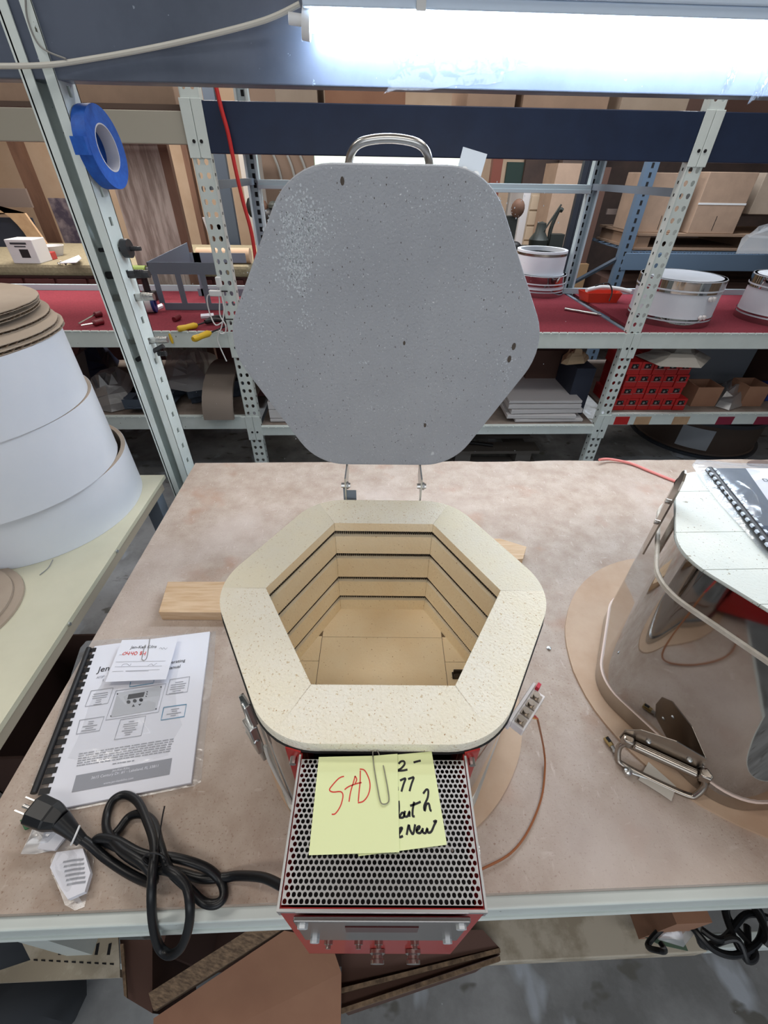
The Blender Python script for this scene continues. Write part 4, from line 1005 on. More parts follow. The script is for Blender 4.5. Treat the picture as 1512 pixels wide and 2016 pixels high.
tag(MB().prism([(G(1500, 915, .8).x+.05*math.cos(t), G(1500, 915, .8).y+.02*math.sin(t)-.0) for t in [2*PI*k/24 for k in range(24)]], .8, .806).build('dark_pad', mat('brown_pad', hexc(120, 104, 98), .8)), 'dark brown oval pad on the far table edge behind the bagged manual', 'pad')
# ================================================================== left table with the white drums
l2 = thing('side_table', 'cream topped side table at far left carrying the stacked white rings', 'table', (-1.2, .2, 0))
LX = -.681
MB().prism([(-2.4, -1.2), (LX, -1.2), (LX, .80), (-2.4, .80)], .738, .750).build('tabletop', CREAMTOP, l2)
MB().box((-2.4, -1.2, .700), (LX-.012, .79, .737)).build('underframe', mat('pale_wood_frame', hexc(188, 176, 156), .7), l2)
for x, y in ((LX-.06, .73), (LX-.06, -1.1), (-2.3, .73)): MB().box((x, y, 0), (x+.045, y+.045, .700)).build('leg', GREYMET, l2)
mb = MB()
for y in (.45, .22, -.02, -.16): mb.cyl((LX, y, .744), (LX+.004, y, .744), .004, 10)
mb.build('edge_screw', ZINC, l2)
mb = MB(); mb.box((-.66, .02, .32), (-.60, .70, .325))
def ringthing(cx, cy, r, z0, z1, label, w=.008):
    t = thing('fibre_ring', label, 'ring', (cx, cy, z0), 0, 'white fibre lined rings stacked on the left table')
    mb = MB(); mb.lathe([(r-.001, z0), (r, z0+.001), (r, z1)], 96, (cx, cy)); mb.bm.free()
    mb = MB(); mb.lathe([(r-w, z0+.0008), (r, z0+.0008), (r, z1-.0002), (r-.0008, z1-.0002), (r-.0008, z0+.002), (r-w, z0+.002), (r-w, z0+.0008)], 96, (cx, cy)); mb.build('white_skin', WHITE, t)
    mb = MB(); mb.lathe([(r-.012, z0+.0022), (r-.001, z0+.0022), (r-.001, z1+.0006), (r-.012, z1+.0006), (r-.012, z0+.0022)], 96, (cx, cy)); mb.build('cardboard_core', CARDG, t)
ringthing(-.977, .641, .268, .750, .897, 'white fibre ring, bottom of the stack of three on the left table')
ringthing(-.976, .606, .262, .8985, 1.080, 'white fibre ring in the middle of the stack of three')
ringthing(-.974, .592, .2585, 1.0815, 1.236, 'white fibre ring, topmost of the stack, under the cardboard discs')
zc = 1.2375; random.seed(9)
spec = [(-.973, .600, .262), (-.980, .603, .259), (-1.01, .655, .247), (-1.045, .672, .240), (-1.035, .665, .248), (-1.040, .675, .240), (-1.035, .665, .250)]
nm = ['bottom one', 'second from bottom', 'third from bottom', 'middle one', 'third from top', 'second from top', 'topmost']
for i, (cx, cy, r) in enumerate(spec):
    t_ = .0070 if i < 6 else .005
    t = thing('cardboard_disc', 'round grey corrugated cardboard disc on the white ring stack, %s of its pile' % nm[i], 'cardboard', (cx, cy, zc), 0, 'corrugated discs piled on the rings')
    out = [(cx+(r+.0015*math.sin(5*a+i)+random.uniform(-.001, .001))*math.cos(a), cy+(r+.0015*math.sin(5*a+i))*math.sin(a)) for a in [2*PI*k/80 for k in range(80)]]
    MB().prism(out, zc, zc+.0012).build('liner', CARDG, t); MB().prism(out, zc+t_-.0014, zc+t_).build('liner', CARDG, t)
    inn = [(cx+(x-cx)*.992, cy+(y-cy)*.992) for x, y in out]
    mb = MB(); n = 160
    for k in range(n):
        a0, a1_ = 2*PI*k/n, 2*PI*(k+1)/n; za, zb = (zc+.0012, zc+t_-.0014) if k % 2 else (zc+t_-.0014, zc+.0012)
        R_ = r*.994
        p0_ = Vector((cx+R_*math.cos(a0), cy+R_*math.sin(a0), za)); p1_ = Vector((cx+R_*math.cos(a1_), cy+R_*math.sin(a1_), zb))
        qi0 = Vector((cx+(R_-.02)*math.cos(a0), cy+(R_-.02)*math.sin(a0), za)); qi1 = Vector((cx+(R_-.02)*math.cos(a1_), cy+(R_-.02)*math.sin(a1_), zb))
        mb.slab([p0_, p1_, qi1, qi0], .0006)
    mb.prism([(cx+(R_-.02)*math.cos(2*PI*k/60), cy+(R_-.02)*math.sin(2*PI*k/60)) for k in range(60)], zc+.0012, zc+t_-.0014)
    mb.build('fluting', CARDED, t); zc += t_+.0004
# boards lying at the front left of the side table
pc_ = G(-60, 1205, .752)
for i, (r, lab) in enumerate(((.150, 'lower of the two brown fibre rings at the left photo edge'), (.136, 'upper of the two brown fibre rings at the left photo edge'))):
    z = .7505+i*.0065; cx, cy = pc_.x-.05-.006*i, pc_.y-.01
    mb = MB(); mb.lathe([(r, z), (r, z+.006), (0.001, z+.006), (.001, z), (r, z)], 72, (cx, cy)); mb.bm.free()
    mb = MB(); mb.prism([(cx+r*math.cos(2*PI*k/72), cy+r*math.sin(2*PI*k/72)) for k in range(72)], z, z+.006)
    tag(mb.build('fibre_disc', CARDG), 'round ' + lab, 'disc', 'fibre discs at the left edge')
tag(MB().tube(spline([G(78, 1132, .752), G(95, 1118, .753), G(104, 1102, .755)], 5), .0011, 6).build('short_wire', mat('grey_cord', hexc(140, 140, 138), .5)), 'short bit of dark wire on cream table by the lowest ring', 'wire')
# ------------------------------------------------------------------ under the tables on the left
bx = thing('cardboard_carton', 'open dark brown cardboard carton in the gap left of the work table', 'box', (-.80, .22, 0.0))
mb = MB(); x0, x1, y0, y1, z0, z1 = -.98, -.60, .06, .40, .16, .46
mb.box((x0, y0, z0), (x1, y1, z0+.006)); mb.box((x0, y0, z0), (x0+.006, y1, z1)); mb.box((x1-.006, y0, z0), (x1, y1, z1)); mb.box((x0, y0, z0), (x1, y0+.006, z1)); mb.box((x0, y1-.006, z0), (x1, y1, z1))
mb.build('carton_wall', CARDD, bx)
tag(MB().box((-1.0, .0, .12), (-.60, .5, .155)).box((-1.0, .0, 0), (-.96, .04, .12)).box((-.64, .0, 0), (-.60, .04, .12)).box((-1.0, .46, 0), (-.96, .5, .12)).box((-.64, .46, 0), (-.6, .5, .12)).build('low_stool', WOODD), 'low dark wooden stand under the brown carton', 'stand')
mb = MB(); mb.cyl((-.74, .20, .17), (-.70, .26, .40), .035, 16, .03); tag(mb.build('grey_tube', mat('dusty_grey', hexc(120, 120, 118), .7)), 'dusty grey plastic tube standing inside the brown carton', 'tube')
mb = MB(); mb.cyl((-.80, .14, .17), (-.77, .16, .33), .028, 14); tag(mb.build('grey_elbow', mat('dusty_grey', hexc(120, 120, 118), .7)), 'small grey cylinder beside the tube in the brown carton', 'tube')
bgs = thing('dark_bags', 'slumped dark grey bags on the floor under the left table', 'bag', (-.72, -.25, 0))
random.seed(12)
for k, (x, y, z, s_) in enumerate(((-.745, -.12, .22, .09), (-.80, -.16, .20, .12), (-.78, -.30, .14, .12), (-.9, -.18, .16, .12))):
    mb = MB(); mb.sphere((x, y, z), s_, (1, 1.1, 1.2 if k else .9), 20)
    for v in mb.bm.verts: v.co += Vector((math.sin(v.co.y*40+k), math.cos(v.co.x*37), math.sin(v.co.x*31+v.co.y*23)))*.012; v.co.z = max(v.co.z, .003)
    mb.build('bag_lobe', mat('dark_grey_cloth', hexc(62, 66, 72), .8), bgs)
# ------------------------------------------------------------------ cardboard boxes under the front of the table
cbx = thing('cardboard_box', 'open brown cardboard box with raised flap under the front of the work table', 'box', (-.22, -.29, 0))
Zb = .44
def flap(pts, t, m, name, par): 
    return MB().slab(pts, t).build(name, m, par)
A_ = G(302, 2000, .44); B_ = G(580, 1828, .52); Cc = G(668, 1880, .50); D_ = G(672, 2000, .40)
flap([G(302, 2005, .40), G(560, 1832, .50), G(650, 1850, .50), G(672, 1915, .48), G(670, 2100, .36), G(302, 2100, .36)], .006, CARDO, 'flap', cbx)
mb = MB(); e0, e1 = G(302, 1990, .405), G(560, 1826, .503)
mb.slab([e0, e1, e1+Vector((-.012, .020, .012)), e0+Vector((-.012, .020, .012))], .02, (0, 0, -1)); mb.build('corrugated_flap_edge', CARDED, cbx)
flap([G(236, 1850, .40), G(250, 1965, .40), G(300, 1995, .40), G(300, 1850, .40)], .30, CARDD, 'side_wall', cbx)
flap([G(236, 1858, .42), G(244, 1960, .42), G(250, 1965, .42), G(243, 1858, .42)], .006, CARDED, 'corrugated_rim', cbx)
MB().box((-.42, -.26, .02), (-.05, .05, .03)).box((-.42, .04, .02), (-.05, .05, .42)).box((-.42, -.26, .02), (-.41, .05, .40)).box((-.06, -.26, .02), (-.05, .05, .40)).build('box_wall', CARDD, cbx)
cb2 = thing('cardboard_box', 'dark brown cardboard box with corrugated edge under the control box', 'box', (.06, -.28, 0))
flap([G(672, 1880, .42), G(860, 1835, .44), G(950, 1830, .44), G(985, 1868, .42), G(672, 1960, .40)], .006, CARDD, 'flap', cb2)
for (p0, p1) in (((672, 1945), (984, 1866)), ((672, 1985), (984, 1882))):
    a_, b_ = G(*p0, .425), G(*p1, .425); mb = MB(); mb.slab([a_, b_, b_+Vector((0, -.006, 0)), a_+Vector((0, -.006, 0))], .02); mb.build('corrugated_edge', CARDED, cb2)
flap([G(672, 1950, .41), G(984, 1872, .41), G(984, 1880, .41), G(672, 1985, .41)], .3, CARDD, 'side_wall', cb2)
# black cable bundle hanging off the front right
hb = thing('cable_bundle', 'black coiled cables hanging below the right front edge of the work table', 'cord', (.52, -.30, .45))
random.seed(21)
def hang(px, z=.50): return [G(x, y, z) for x, y in px]
for pts, r in (([(1330, 1785), (1360, 1830), (1400, 1870), (1450, 1880), (1500, 1850), (1490, 1800), (1440, 1760), (1425, 1790), (1450, 1860), (1475, 1875), (1480, 1820)], .0055),
               ([(1340, 1775), (1370, 1840), (1395, 1860), (1440, 1850), (1475, 1890), (1490, 1870), (1440, 1800), (1430, 1760), (1465, 1770), (1500, 1840), (1500, 1860)], .0055),
               ([(1350, 1800), (1330, 1810), (1300, 1830), (1280, 1860), (1290, 1875), (1310, 1870), (1305, 1855)], .0045),
               ([(1420, 1790), (1470, 1765), (1540, 1800)], .0055), ([(1380, 1830), (1420, 1850), (1470, 1800), (1520, 1810)], .0055)):
    P = hang(pts); P = [p+Vector((0, 0, random.uniform(-.015, .02))) for p in P]; MB().tube(spline(P, 7), r, 9).build('cable', BLACKRUB, hb)
gb = thing('clear_pouch', 'clear plastic pouch with white slip beside the hanging black cables', 'bag', G(1330, 1810, .47))
crumple([G(*p, .48) for p in ((1288, 1775), (1282, 1810), (1295, 1850), (1345, 1865), (1365, 1840), (1360, 1790), (1330, 1772))], .48, .03, 31, FILMH, 'pouch', gb)
MB().slab([G(*p, .485) for p in ((1292, 1785), (1330, 1780), (1345, 1845), (1300, 1840))], .003).build('white_slip', PAPER, gb)
MB().slab([G(*p, .47) for p in ((1270, 1845), (1345, 1850), (1355, 1872), (1300, 1860))], .003).build('green_strip', mat('green_strip', hexc(86, 110, 92), .6), gb)
tag(MB().box((.475, -.275, .42), (.535, -.20, .58)).build('brown_block', CARDO), 'brown cardboard piece standing behind the clear pouch under the table', 'cardboard')
# ================================================================== things on the storage rack
ZS = .913
def simple(mb, name, m, label, cat, group=None, bevel=0): return tag(mb.build(name, m, bevel=bevel), label, cat, group)
def drum(px, py, r, h, label, ins=True, z0=ZS, rot=0):
    p = G(px, py, z0); cx, cy = p.x, p.y+r
    t = thing('kiln_ring', label, 'ring', (cx, cy, z0), 0, 'white kiln rings with steel bands on the red shelf')
    mb = MB(); mb.lathe([(r-.02, z0+.002), (r-.004, z0+.002), (r-.004, z0+h), (r-.02, z0+h), (r-.02, z0+.002)], 56, (cx, cy)); mb.build('white_shell', WHITE, t)
    for a, b in ((.0, .028), (.036, .044), (h-.058, h-.048), (h-.040, h-.003)):
        mb = MB(); mb.lathe([(r-.003, z0+a), (r, z0+a), (r, z0+b), (r-.003, z0+b)], 56, (cx, cy)); mb.build('steel_band', STEEL, t)
    mb = MB(); mb.lathe([(r-.0035, z0+h-.0475), (r+.001, z0+h-.0475), (r+.001, z0+h-.0405), (r-.0035, z0+h-.0405)], 56, (cx, cy)); mb.build('white_rim', WHITE, t)
    MB().prism([(cx+(r-.006)*math.cos(2*PI*k/56), cy+(r-.006)*math.sin(2*PI*k/56)) for k in range(56)], z0+h-.004, z0+h).build('fibre_cover', WHITE, t)
    if ins:
        for da, zz_ in ((-.10, h-.075), (.0, h-.075), (-.16, .055), (-.06, .055)):
            a = -PI/2+.35+rot+da; c0 = Vector((cx+r*math.cos(a), cy+r*math.sin(a), z0+zz_)); d = Vector((math.cos(a), math.sin(a), 0))
            MB().lathe([(0, 0), (.011, 0), (.011, .012), (.004, .014), (.004, .010), (0, .010)], 14, M=Matrix.Translation(c0) @ d.to_track_quat('Z', 'Y').to_matrix().to_4x4()).build('insulator', CERAM, t)
    return t
drum(1354, 648, .205, .215, 'white kiln ring with steel bands and insulators on the red shelf, right of the upright')
drum(1586, 650, .205, .215, 'white kiln ring with steel bands cut by the right photo edge', False)
drum(1072, 588, .165, .120, 'white kiln ring with steel bands beside the lid, lower of two stacked ones', False)
c_ = G(1072, 588, ZS); z_ = ZS+.1215
t = thing('kiln_ring', 'open white ring stacked on another at right of the lid', 'ring', (c_.x, c_.y+.165, z_), 0, 'white kiln rings with steel bands on the red shelf')
cc = (c_.x-.01, c_.y+.19); r_ = .155
MB().lathe([(r_-.02, z_), (r_, z_), (r_, z_+.125), (r_-.02, z_+.125), (r_-.02, z_)], 56, cc).build('white_shell', WHITE, t)
MB().lathe([(r_+.0005, z_+.100), (r_+.002, z_+.100), (r_+.002, z_+.113), (r_+.0005, z_+.113), (r_+.0005, z_+.1)], 56, cc).build('dark_band', NICKEL, t)
# red tray with white pliers
p = G(1185, 597, ZS); t = thing('red_tray', 'small red plastic tray beside the rear rack post on the red shelf', 'tray', p)
rdp = mat('orange_red_plastic', hexc(206, 62, 42), .45)
mb = MB(); mb.loops([[p+Vector((x*k, y*k+.05, z)) for x, y in ((-.10, -.05), (.11, -.05), (.13, .05), (-.12, .06))] for k, z in ((.85, .001), (1.0, .055), (.95, .055), (.8, .01))]); mb.build('tray_shell', rdp, t)
mb = MB(); mb.tube(spline([p+Vector(v) for v in ((-.10, .04, .064), (.0, .07, .075), (.10, .04, .072), (.16, .0, .064))], 5), .012, 10); q_ = mb
simple(q_, 'white_plier_handle', WHITEP, 'white curved tool handle lying across the small red tray', 'tool')
mb = MB(); mb.tube(spline([p+Vector(v) for v in ((-.06, .03, .09), (0, .0, .11), (.03, -.02, .07), (.02, -.04, .02)) ], 5), .004, 8); simple(mb, 'black_lead', BLACK, 'thin black lead curling over the small red tray', 'cord')
a, b = G(1112, 608, ZS+.008), G(1176, 619, ZS+.008); mb = MB(); mb.cyl(a, b, .008, 14); mb.cyl(b, b+(b-a)*.12, .004, 10); simple(mb, 'silver_pen', STEELB, 'silver pen lying on the red shelf right of the lid', 'pen')
# left: grey metal bracket frame on the carpet
fr = thing('bracket_frame', 'grey blue sheet metal frame with cut out windows standing on the red shelf', 'frame', G(390, 607, ZS))
def fy(x, y, Y): return GY(x, y, Y)
Yf = 2.22
def panel(pts, m, par, name, t=.004, ax=(0, 1, 0)):
    return MB().slab(pts, t, ax).build(name, m, par)
w0_, w1_ = G(326, 610, ZS+.001), G(470, 612, ZS+.001)
hgt = .23; nb = 4
mb = MB(); ux = (w1_-w0_); Lf = ux.length
mb.box((0, 0, 0), (Lf, .004, .035), Matrix.Translation(w0_)); mb.box((0, 0, hgt-.055), (Lf, .004, hgt), Matrix.Translation(w0_+Vector((-.03, 0, 0))))
for x in (0, .30, .62, .92): mb.box((x*Lf-.010, .001, .034), (x*Lf+.020, .0035, hgt-.054), Matrix.Translation(w0_+Vector((-.012, 0, 0))))
mb.build('front_sheet', GREYMET, fr)
mb = MB(); b0 = w0_+Vector((-.03, 0, hgt-.02)); mb.slab([b0, b0+Vector((0, .0, .02)), b0+Vector((.11, .34, .07)), b0+Vector((.11, .34, -.04))], .004, (1, 0, 0)); mb.build('side_sheet', GREYMET, fr)
mb = MB(); mb.box((.08, .34, 0), (Lf, .344, .04), Matrix.Translation(w0_)); mb.box((.08, .34, hgt-.05), (Lf, .344, hgt), Matrix.Translation(w0_)); mb.box((.10, .34, 0), (.14, .344, hgt), Matrix.Translation(w0_)); mb.build('back_sheet', GREYMET, fr)
# hand tools
def driver(h0, h1, tip, m, label, r=.014, m2=STEELB):
    a, b, c = h0, h1, tip; t = thing('screwdriver', label, 'tool', Vector((a.x, a.y, ZS)))
    L = (b-a); MB().tube([a, a+L*.1, a+L*.45, a+L*.85, b], r, 12, rr=[r*.7, r, r*.85, r, r*.6]).build('tool_handle', m, t)
    MB().cyl(b, c, .004, 8).build('tool_shaft', m2, t)
zt2 = ZS+.0145
driver(G(350, 648, zt2), G(388, 640, zt2), G(440, 622, zt2), YPLAST, 'yellow handled black shafted tool lying on the red shelf edge by the upright', .015, BLACK)
driver(G(380, 668, zt2), G(414, 655, zt2), G(450, 640, zt2), YPLAST, 'yellow handled tool poking out over the white shelf edge', .015, BLACK)
driver(G(203, 632, zt2), G(183, 637, zt2), G(160, 641, zt2), mat('dark_red_handle', hexc(110, 30, 40), .4), 'red handled screwdriver lying left of the white post, nearer one', .015)
driver(G(200, 617, zt2), G(185, 620, zt2), G(155, 637, zt2), mat('dark_red_handle', hexc(110, 30, 40), .4), 'dark red handled screwdriver left of the white post, farther one', .015)
p = G(344, 634, ZS); mb = MB(); mb.cyl(p+Vector((0, 0, .012)), p+Vector((.01, .05, .013)), .012, 12); simple(mb, 'dark_stub', mat('dark_red_handle', hexc(110, 30, 40), .4), 'short dark red stub tool alone on red shelf before the grey frame', 'tool')
p = G(440, 636, ZS); t = thing('black_pliers', 'black handled pliers lying beside the left teardrop upright', 'tool', p)
for dy in (0, .03): MB().tube(spline([G(470, 640-dy*300, ZS+.015), G(430, 630-dy*200, ZS+.02), G(405, 634, ZS+.015)], 5), .011, 10).build('plier_handle', BLACK, t)
for (qd, lab) in ((((395, 618), (420, 616), (421, 621), (395, 623)), 'short white strip on the red shelf before the grey frame'), (((308, 601), (318, 597), (321, 601), (310, 606)), 'tiny white card beside the blue tape roll on the red shelf')):
    simple(MB().slab([G(*q, ZS+.012) for q in qd], .011), 'white_strip', PAPER, lab, 'strip')
p = G(297, 618, ZS); t = thing('tape_roll', 'white and blue tape roll standing behind the white post on red shelf', 'tape', p)
Mr = Matrix.Translation(p+Vector((0, .03, .046))) @ Euler((0, PI/2, .2)).to_matrix().to_4x4()
MB().lathe([(.02, -.03), (.045, -.03), (.045, .01), (.02, .01), (.02, -.03)], 30, M=Mr).build('roll', WHITEP, t); MB().lathe([(.018, .011), (.045, .011), (.045, .024), (.018, .024), (.018, .011)], 30, M=Mr).build('blue_side', BLUEP, t)
# cordless drill behind the post
p = G(283, 600, ZS); t = thing('cordless_drill', 'lime green cordless drill standing on the red shelf behind the white post', 'drill', p)
p = p+Vector((0, .1, 0))
MB().box((-.04, -.03, .0), (.04, .03, .05), Matrix.Translation(p)).build('battery', BLACK, t, bevel=.005)
MB().tube([p+Vector((0, 0, .04)), p+Vector((0, 0, .13))], .018, 12).build('grip', BLACK, t)
MB().tube([p+Vector((-.07, 0, .155)), p+Vector((.03, 0, .155))], .028, 16).build('motor_body', GREENP, t)
MB().tube([p+Vector((.03, 0, .155)), p+Vector((.07, 0, .155)), p+Vector((.072, 0, .155)), p+Vector((.14, 0, .165))], .02, 12, rr=[.022, .018, .004, .003]).build('chuck', BLACK, t)
# yellow utility piece clipped on the beam
a, b = GY(333, 657, 1.79), GY(340, 676, 1.79); mb = MB(); mb.tube([a, (a+b)/2, b], .006, 8, rr=[.004, .008, .005]); simple(mb, 'yellow_clip', YPLAST, 'small yellow clip hanging on the white beam below the red shelf', 'clip')
# white charger cords on the left teardrop upright
t = thing('charger_cord', 'white charger with looping white cord tied to the left teardrop upright', 'cord', GY(440, 700, 1.77))
Yc = 1.775
MB().tube(spline([GY(x, y, Yc) for x, y in ((428, 570), (432, 590), (433, 620), (444, 640), (443, 655), (433, 655), (437, 640), (441, 610), (438, 590), (434, 575))], 5), .0030, 6).build('cable_loop', WHITEP, t)
MB().tube(spline([GY(x, y, Yc) for x, y in ((418, 578), (409, 582), (408, 595), (414, 620), (425, 640), (440, 632))], 5), .0030, 6).build('cable_side', WHITEP, t)
MB().tube(spline([GY(x, y, Yc) for x, y in ((432, 650), (428, 668), (434, 685), (446, 711))], 5), .0030, 6).build('cable_end', WHITEP, t)
c0 = GY(424, 577, Yc); MB().box((-.026, -.012, -.012), (.026, .012, .012), Matrix.Translation(c0)).build('charger_block', WHITEP, t, bevel=.003)
c0 = GY(430, 555, Yc); MB().box((-.010, -.010, -.020), (.012, .012, .020), Matrix.Translation(c0)).build('plug_block', WHITEP, t, bevel=.003)
for (x, y) in ((436, 573), (447, 628)):
    p_ = GY(x+4, y, 1.79); MB().cyl(p_+Vector((-.02, -.006, 0)), p_+Vector((.02, -.006, 0)), .003, 6).build('black_tie', BLACK, t)
# ------------------------------------------------------------------ lower shelf of the rack
ZL_, ZM_, ZRt = .4665, .4015, .4735
# grey brackets
random.seed(3)
for i, (x0, y0, x1, y1, z) in enumerate(((378, 795, 486, 778, 0), (372, 786, 484, 765, .045), (250, 800, 340, 798, 0), (246, 806, 335, 806, .03), (330, 790, 380, 770, .02))):
    a, b = G(x0, y0, ZL_+z), G(x1, y1, ZL_+z)
    if b.x > -.71: b.x = -.71
    d = b-a; L = d.length; M = Matrix.Translation(a) @ Matrix.Rotation(math.atan2(d.y, d.x), 4, 'Z')
    mb = MB(); mb.box((0, 0, 0), (L, .004, .055), M); mb.box((0, 0, 0), (L, .16, .004), M)
    for k in range(5): mb.box((L*(.08+.19*k), -.006, .008), (L*(.08+.19*k)+.03, 0, .014), M)
    mb.box((0, .10, .05), (L, .16, .054), M); mb.box((0, .02, .05), (L*.2, .16, .054), M); mb.box((L*.5, .02, .05), (L*.6, .16, .054), M)
    simple(mb, 'metal_bracket', DGREYMET, 'dark grey slotted bracket on the lower rack shelf, ' + ['lowest next to the upright', 'on top next to the upright', 'lowest behind the white post', 'on top behind the white post', 'leaning in the middle of the pile'][i], 'bracket', 'grey brackets on the lower shelf')
def bagl(outl, z, h, seed, m, nm_, label): return tag(crumple([G(*p, z) for p in outl], z, h, seed, m, nm_, None, smooth=False), label, 'bag')
bagl(((318, 740), (330, 700), (380, 690), (425, 700), (432, 740), (420, 765), (370, 772), (330, 765)), ZL_+.11, .10, 41, FILMG, 'plastic_bag', 'crumpled hazy plastic sheet over the grey brackets')
bagl(((170, 780), (200, 745), (250, 738), (285, 760), (270, 800), (220, 812), (180, 805)), ZL_+.005, .14, 42, FILMG, 'plastic_bag', 'hazy plastic bag on lower rack shelf left of the white post')
bagl(((150, 740), (165, 700), (205, 690), (235, 710), (225, 745), (180, 752)), ZL_+.002, .2, 43, mat('dark_blue_plastic', hexc(30, 36, 56), .5), 'dark_blue_bag', 'dark blue bag at the back of the lower shelf behind the white rings')
p = G(455, 762, ZL_); mb = MB()
mb.loops([[Vector((-.74-.16*s_, 2.05+.3*math.cos(t), ZL_+.005+.20*math.sin(t)*(1))) for t in [PI*k/16 for k in range(17)]] for s_ in (0, 1)], cap=False, closed=False, smooth=True)
mb.loops([[Vector((-.74-.16*s_, 2.05+.285*math.cos(t), ZL_+.005+.185*math.sin(t)*(1))) for t in [PI*k/16 for k in range(17)]] for s_ in (0, 1)], cap=False, closed=False, smooth=True)
simple(mb, 'curved_pad', mat('dusty_taupe', hexc(128, 118, 110), .8), 'arched dusty taupe pad behind the grey brackets on the lower shelf', 'pad')
# ceramic slabs
base = [G(1000, 832, ZM_), G(1158, 834, ZM_)]
nm2 = ['bottom slab', 'second slab from bottom', 'third slab from bottom', 'second slab from top', 'topmost slab']
z = ZM_+.003; x0 = base[0].x; 
for i, (dx, w, d, tt, rz) in enumerate(((.02, .40, .36, .016, .01), (-.03, .40, .36, .022, -.015), (-.01, .42, .38, .026, .03), (-.03, .42, .38, .026, .0), (-.03, .42, .38, .016, -.0))):
    M = Matrix.Translation((x0+dx+.02, 1.845+.005*i, z)) @ Matrix.Rotation(rz, 4, 'Z')
    simple(MB().box((0, 0, 0), (w, d, tt), M), 'ceramic_slab', SLAB, 'pale square kiln slab, %s in the pile right of the lid' % nm2[i], 'slab', 'pale slabs on the middle lower shelf', bevel=.002); z += tt+.004
z = ZM_+.003
for i, (w, tt) in enumerate(((.50, .02), (.46, .05), (.45, .045))):
    simple(MB().box((-.575, 1.86, z), (-.575+w, 2.2, z+tt)), 'white_board', mat('dull_white_board', hexc(200, 198, 200), .8), 'white board in the pile left of the lid, %s' % ['lowest', 'middle', 'topmost'][i], 'board', 'white boards left of the lid', bevel=.002); z += tt+.003
mb = MB(); mb.cyl((.91, 2.36, ZM_+.002), (.91, 2.36, ZM_+.36), .035, 18); simple(mb, 'grey_pipe', mat('grey_pipe', hexc(120, 128, 134), .4, .5), 'upright grey pipe at the back of the lower shelf beside the lid', 'pipe')
p = GY(1120, 712, 2.35); bb = bagl(((1104, 716), (1108, 700), (1150, 698), (1160, 706), (1150, 716), (1115, 719)), .70, .07, 44, mat('tan_sack', hexc(196, 170, 138), .85), 'paper_sack', 'crumpled tan paper sack under the red shelf right of the lid')
simple(MB().box((.97, 2.2, ZM_+.002), (1.27, 2.6, .698)), 'dark_carton', CARDD, 'dark carton under the tan paper sack on the lower shelf', 'box')
simple(MB().box((1.16, 1.95, ZM_+.002), (1.27, 2.19, .68)), 'navy_box', mat('dark_navy_card', hexc(44, 50, 66), .7), 'tall dark navy box on the lower shelf beside the right upright', 'box')
# red boxes
bw, bh, bd = .0675, .068, .26
def red_box(x, y, z, label):
    t = thing('red_kiln_switch_box', label, 'box', (x+bw/2, y+bd/2, z), 0, 'small red boxes stacked on the lower rack shelf')
    mb = MB(); mb.box((x, y+.001, z), (x+bw, y+bd, z+bh)); mb.build('box_shell', REDBOX, t, bevel=.001)
    mb = MB(); mb.box((x+.016, y-.0005, z+.034), (x+.052, y+.001, z+.058)); o = mb.build('knockout', DARK, t)
    mb = MB(); mb.cyl((x+.028, y-.004, z+.045), (x+.028, y+.001, z+.045), .007, 12); mb.cyl((x+.044, y-.003, z+.052), (x+.044, y+.0, z+.052), .003, 8); mb.build('silver_fitting', STEELB, t)
    mb = MB(); mb.box((x+.004, y-.001, z+.029), (x+bw-.004, y+.001, z+.031)); mb.build('steel_lip', ZINC, t)
rows = [(6, 1.383, 'bottom row'), (5, 1.40, 'second row from bottom'), (5, 1.40, 'second row from top'), (5, 1.392, 'top row')]
ordn = ['first', 'second', 'third', 'fourth', 'fifth', 'sixth']
for r_i, (n, xx, rn) in enumerate(rows):
    for k in range(n): red_box(xx+k*(bw+.0035), 1.855+random.uniform(-.004, .004), ZRt+r_i*(bh+.001), 'small red steel box, %s from left in the %s' % (ordn[k], rn))
def openbox(x0, x1, y0, y1, z0, h, m, label, nm_='carton'):
    mb = MB(); w = .005
    mb.box((x0, y0, z0), (x1, y1, z0+w)); mb.box((x0, y0, z0+w), (x1, y0+w, z0+h)); mb.box((x0, y1-w, z0+w), (x1, y1, z0+h)); mb.box((x0, y0+w, z0+w), (x0+w, y1-w, z0+h)); mb.box((x1-w, y0+w, z0+w), (x1, y1-w, z0+h))
    return simple(mb, nm_, m, label, 'box')
p = G(1358, 800, ZRt); openbox(p.x, p.x+.15, p.y, p.y+.13, ZRt, .115, CARDO, 'small open brown carton right of the red boxes')
p = G(1455, 800, ZRt); openbox(p.x, p.x+.13, p.y, p.y+.14, ZRt, .12, CARDO, 'small open brown carton near the right photo edge, lower shelf')
bagl(((1408, 800), (1405, 770), (1430, 755), (1452, 770), (1460, 800), (1435, 808)), ZRt+.003, .10, 45, FILMG, 'plastic_bag', 'hazy plastic bag between the two small open cartons')
simple(MB().box((2.02, 2.25, ZRt), (2.42, 2.6, .78)), 'grey_box', mat('grey_card', hexc(118, 124, 132), .8), 'pale grey box at the back of the right lower shelf', 'box')
simple(MB().box((2.5, 2.1, ZRt), (2.95, 2.6, .82)), 'dark_box', CARDD, 'large dark box at the back of the lower shelf by photo edge', 'box')
p = G(1505, 790, ZRt); simple(MB().box((p.x, p.y, ZRt), (p.x+.15, p.y+.15, ZRt+.07)), 'blue_bin', BLUEP, 'blue plastic bin end at the right photo edge, lower shelf', 'bin', bevel=.004)
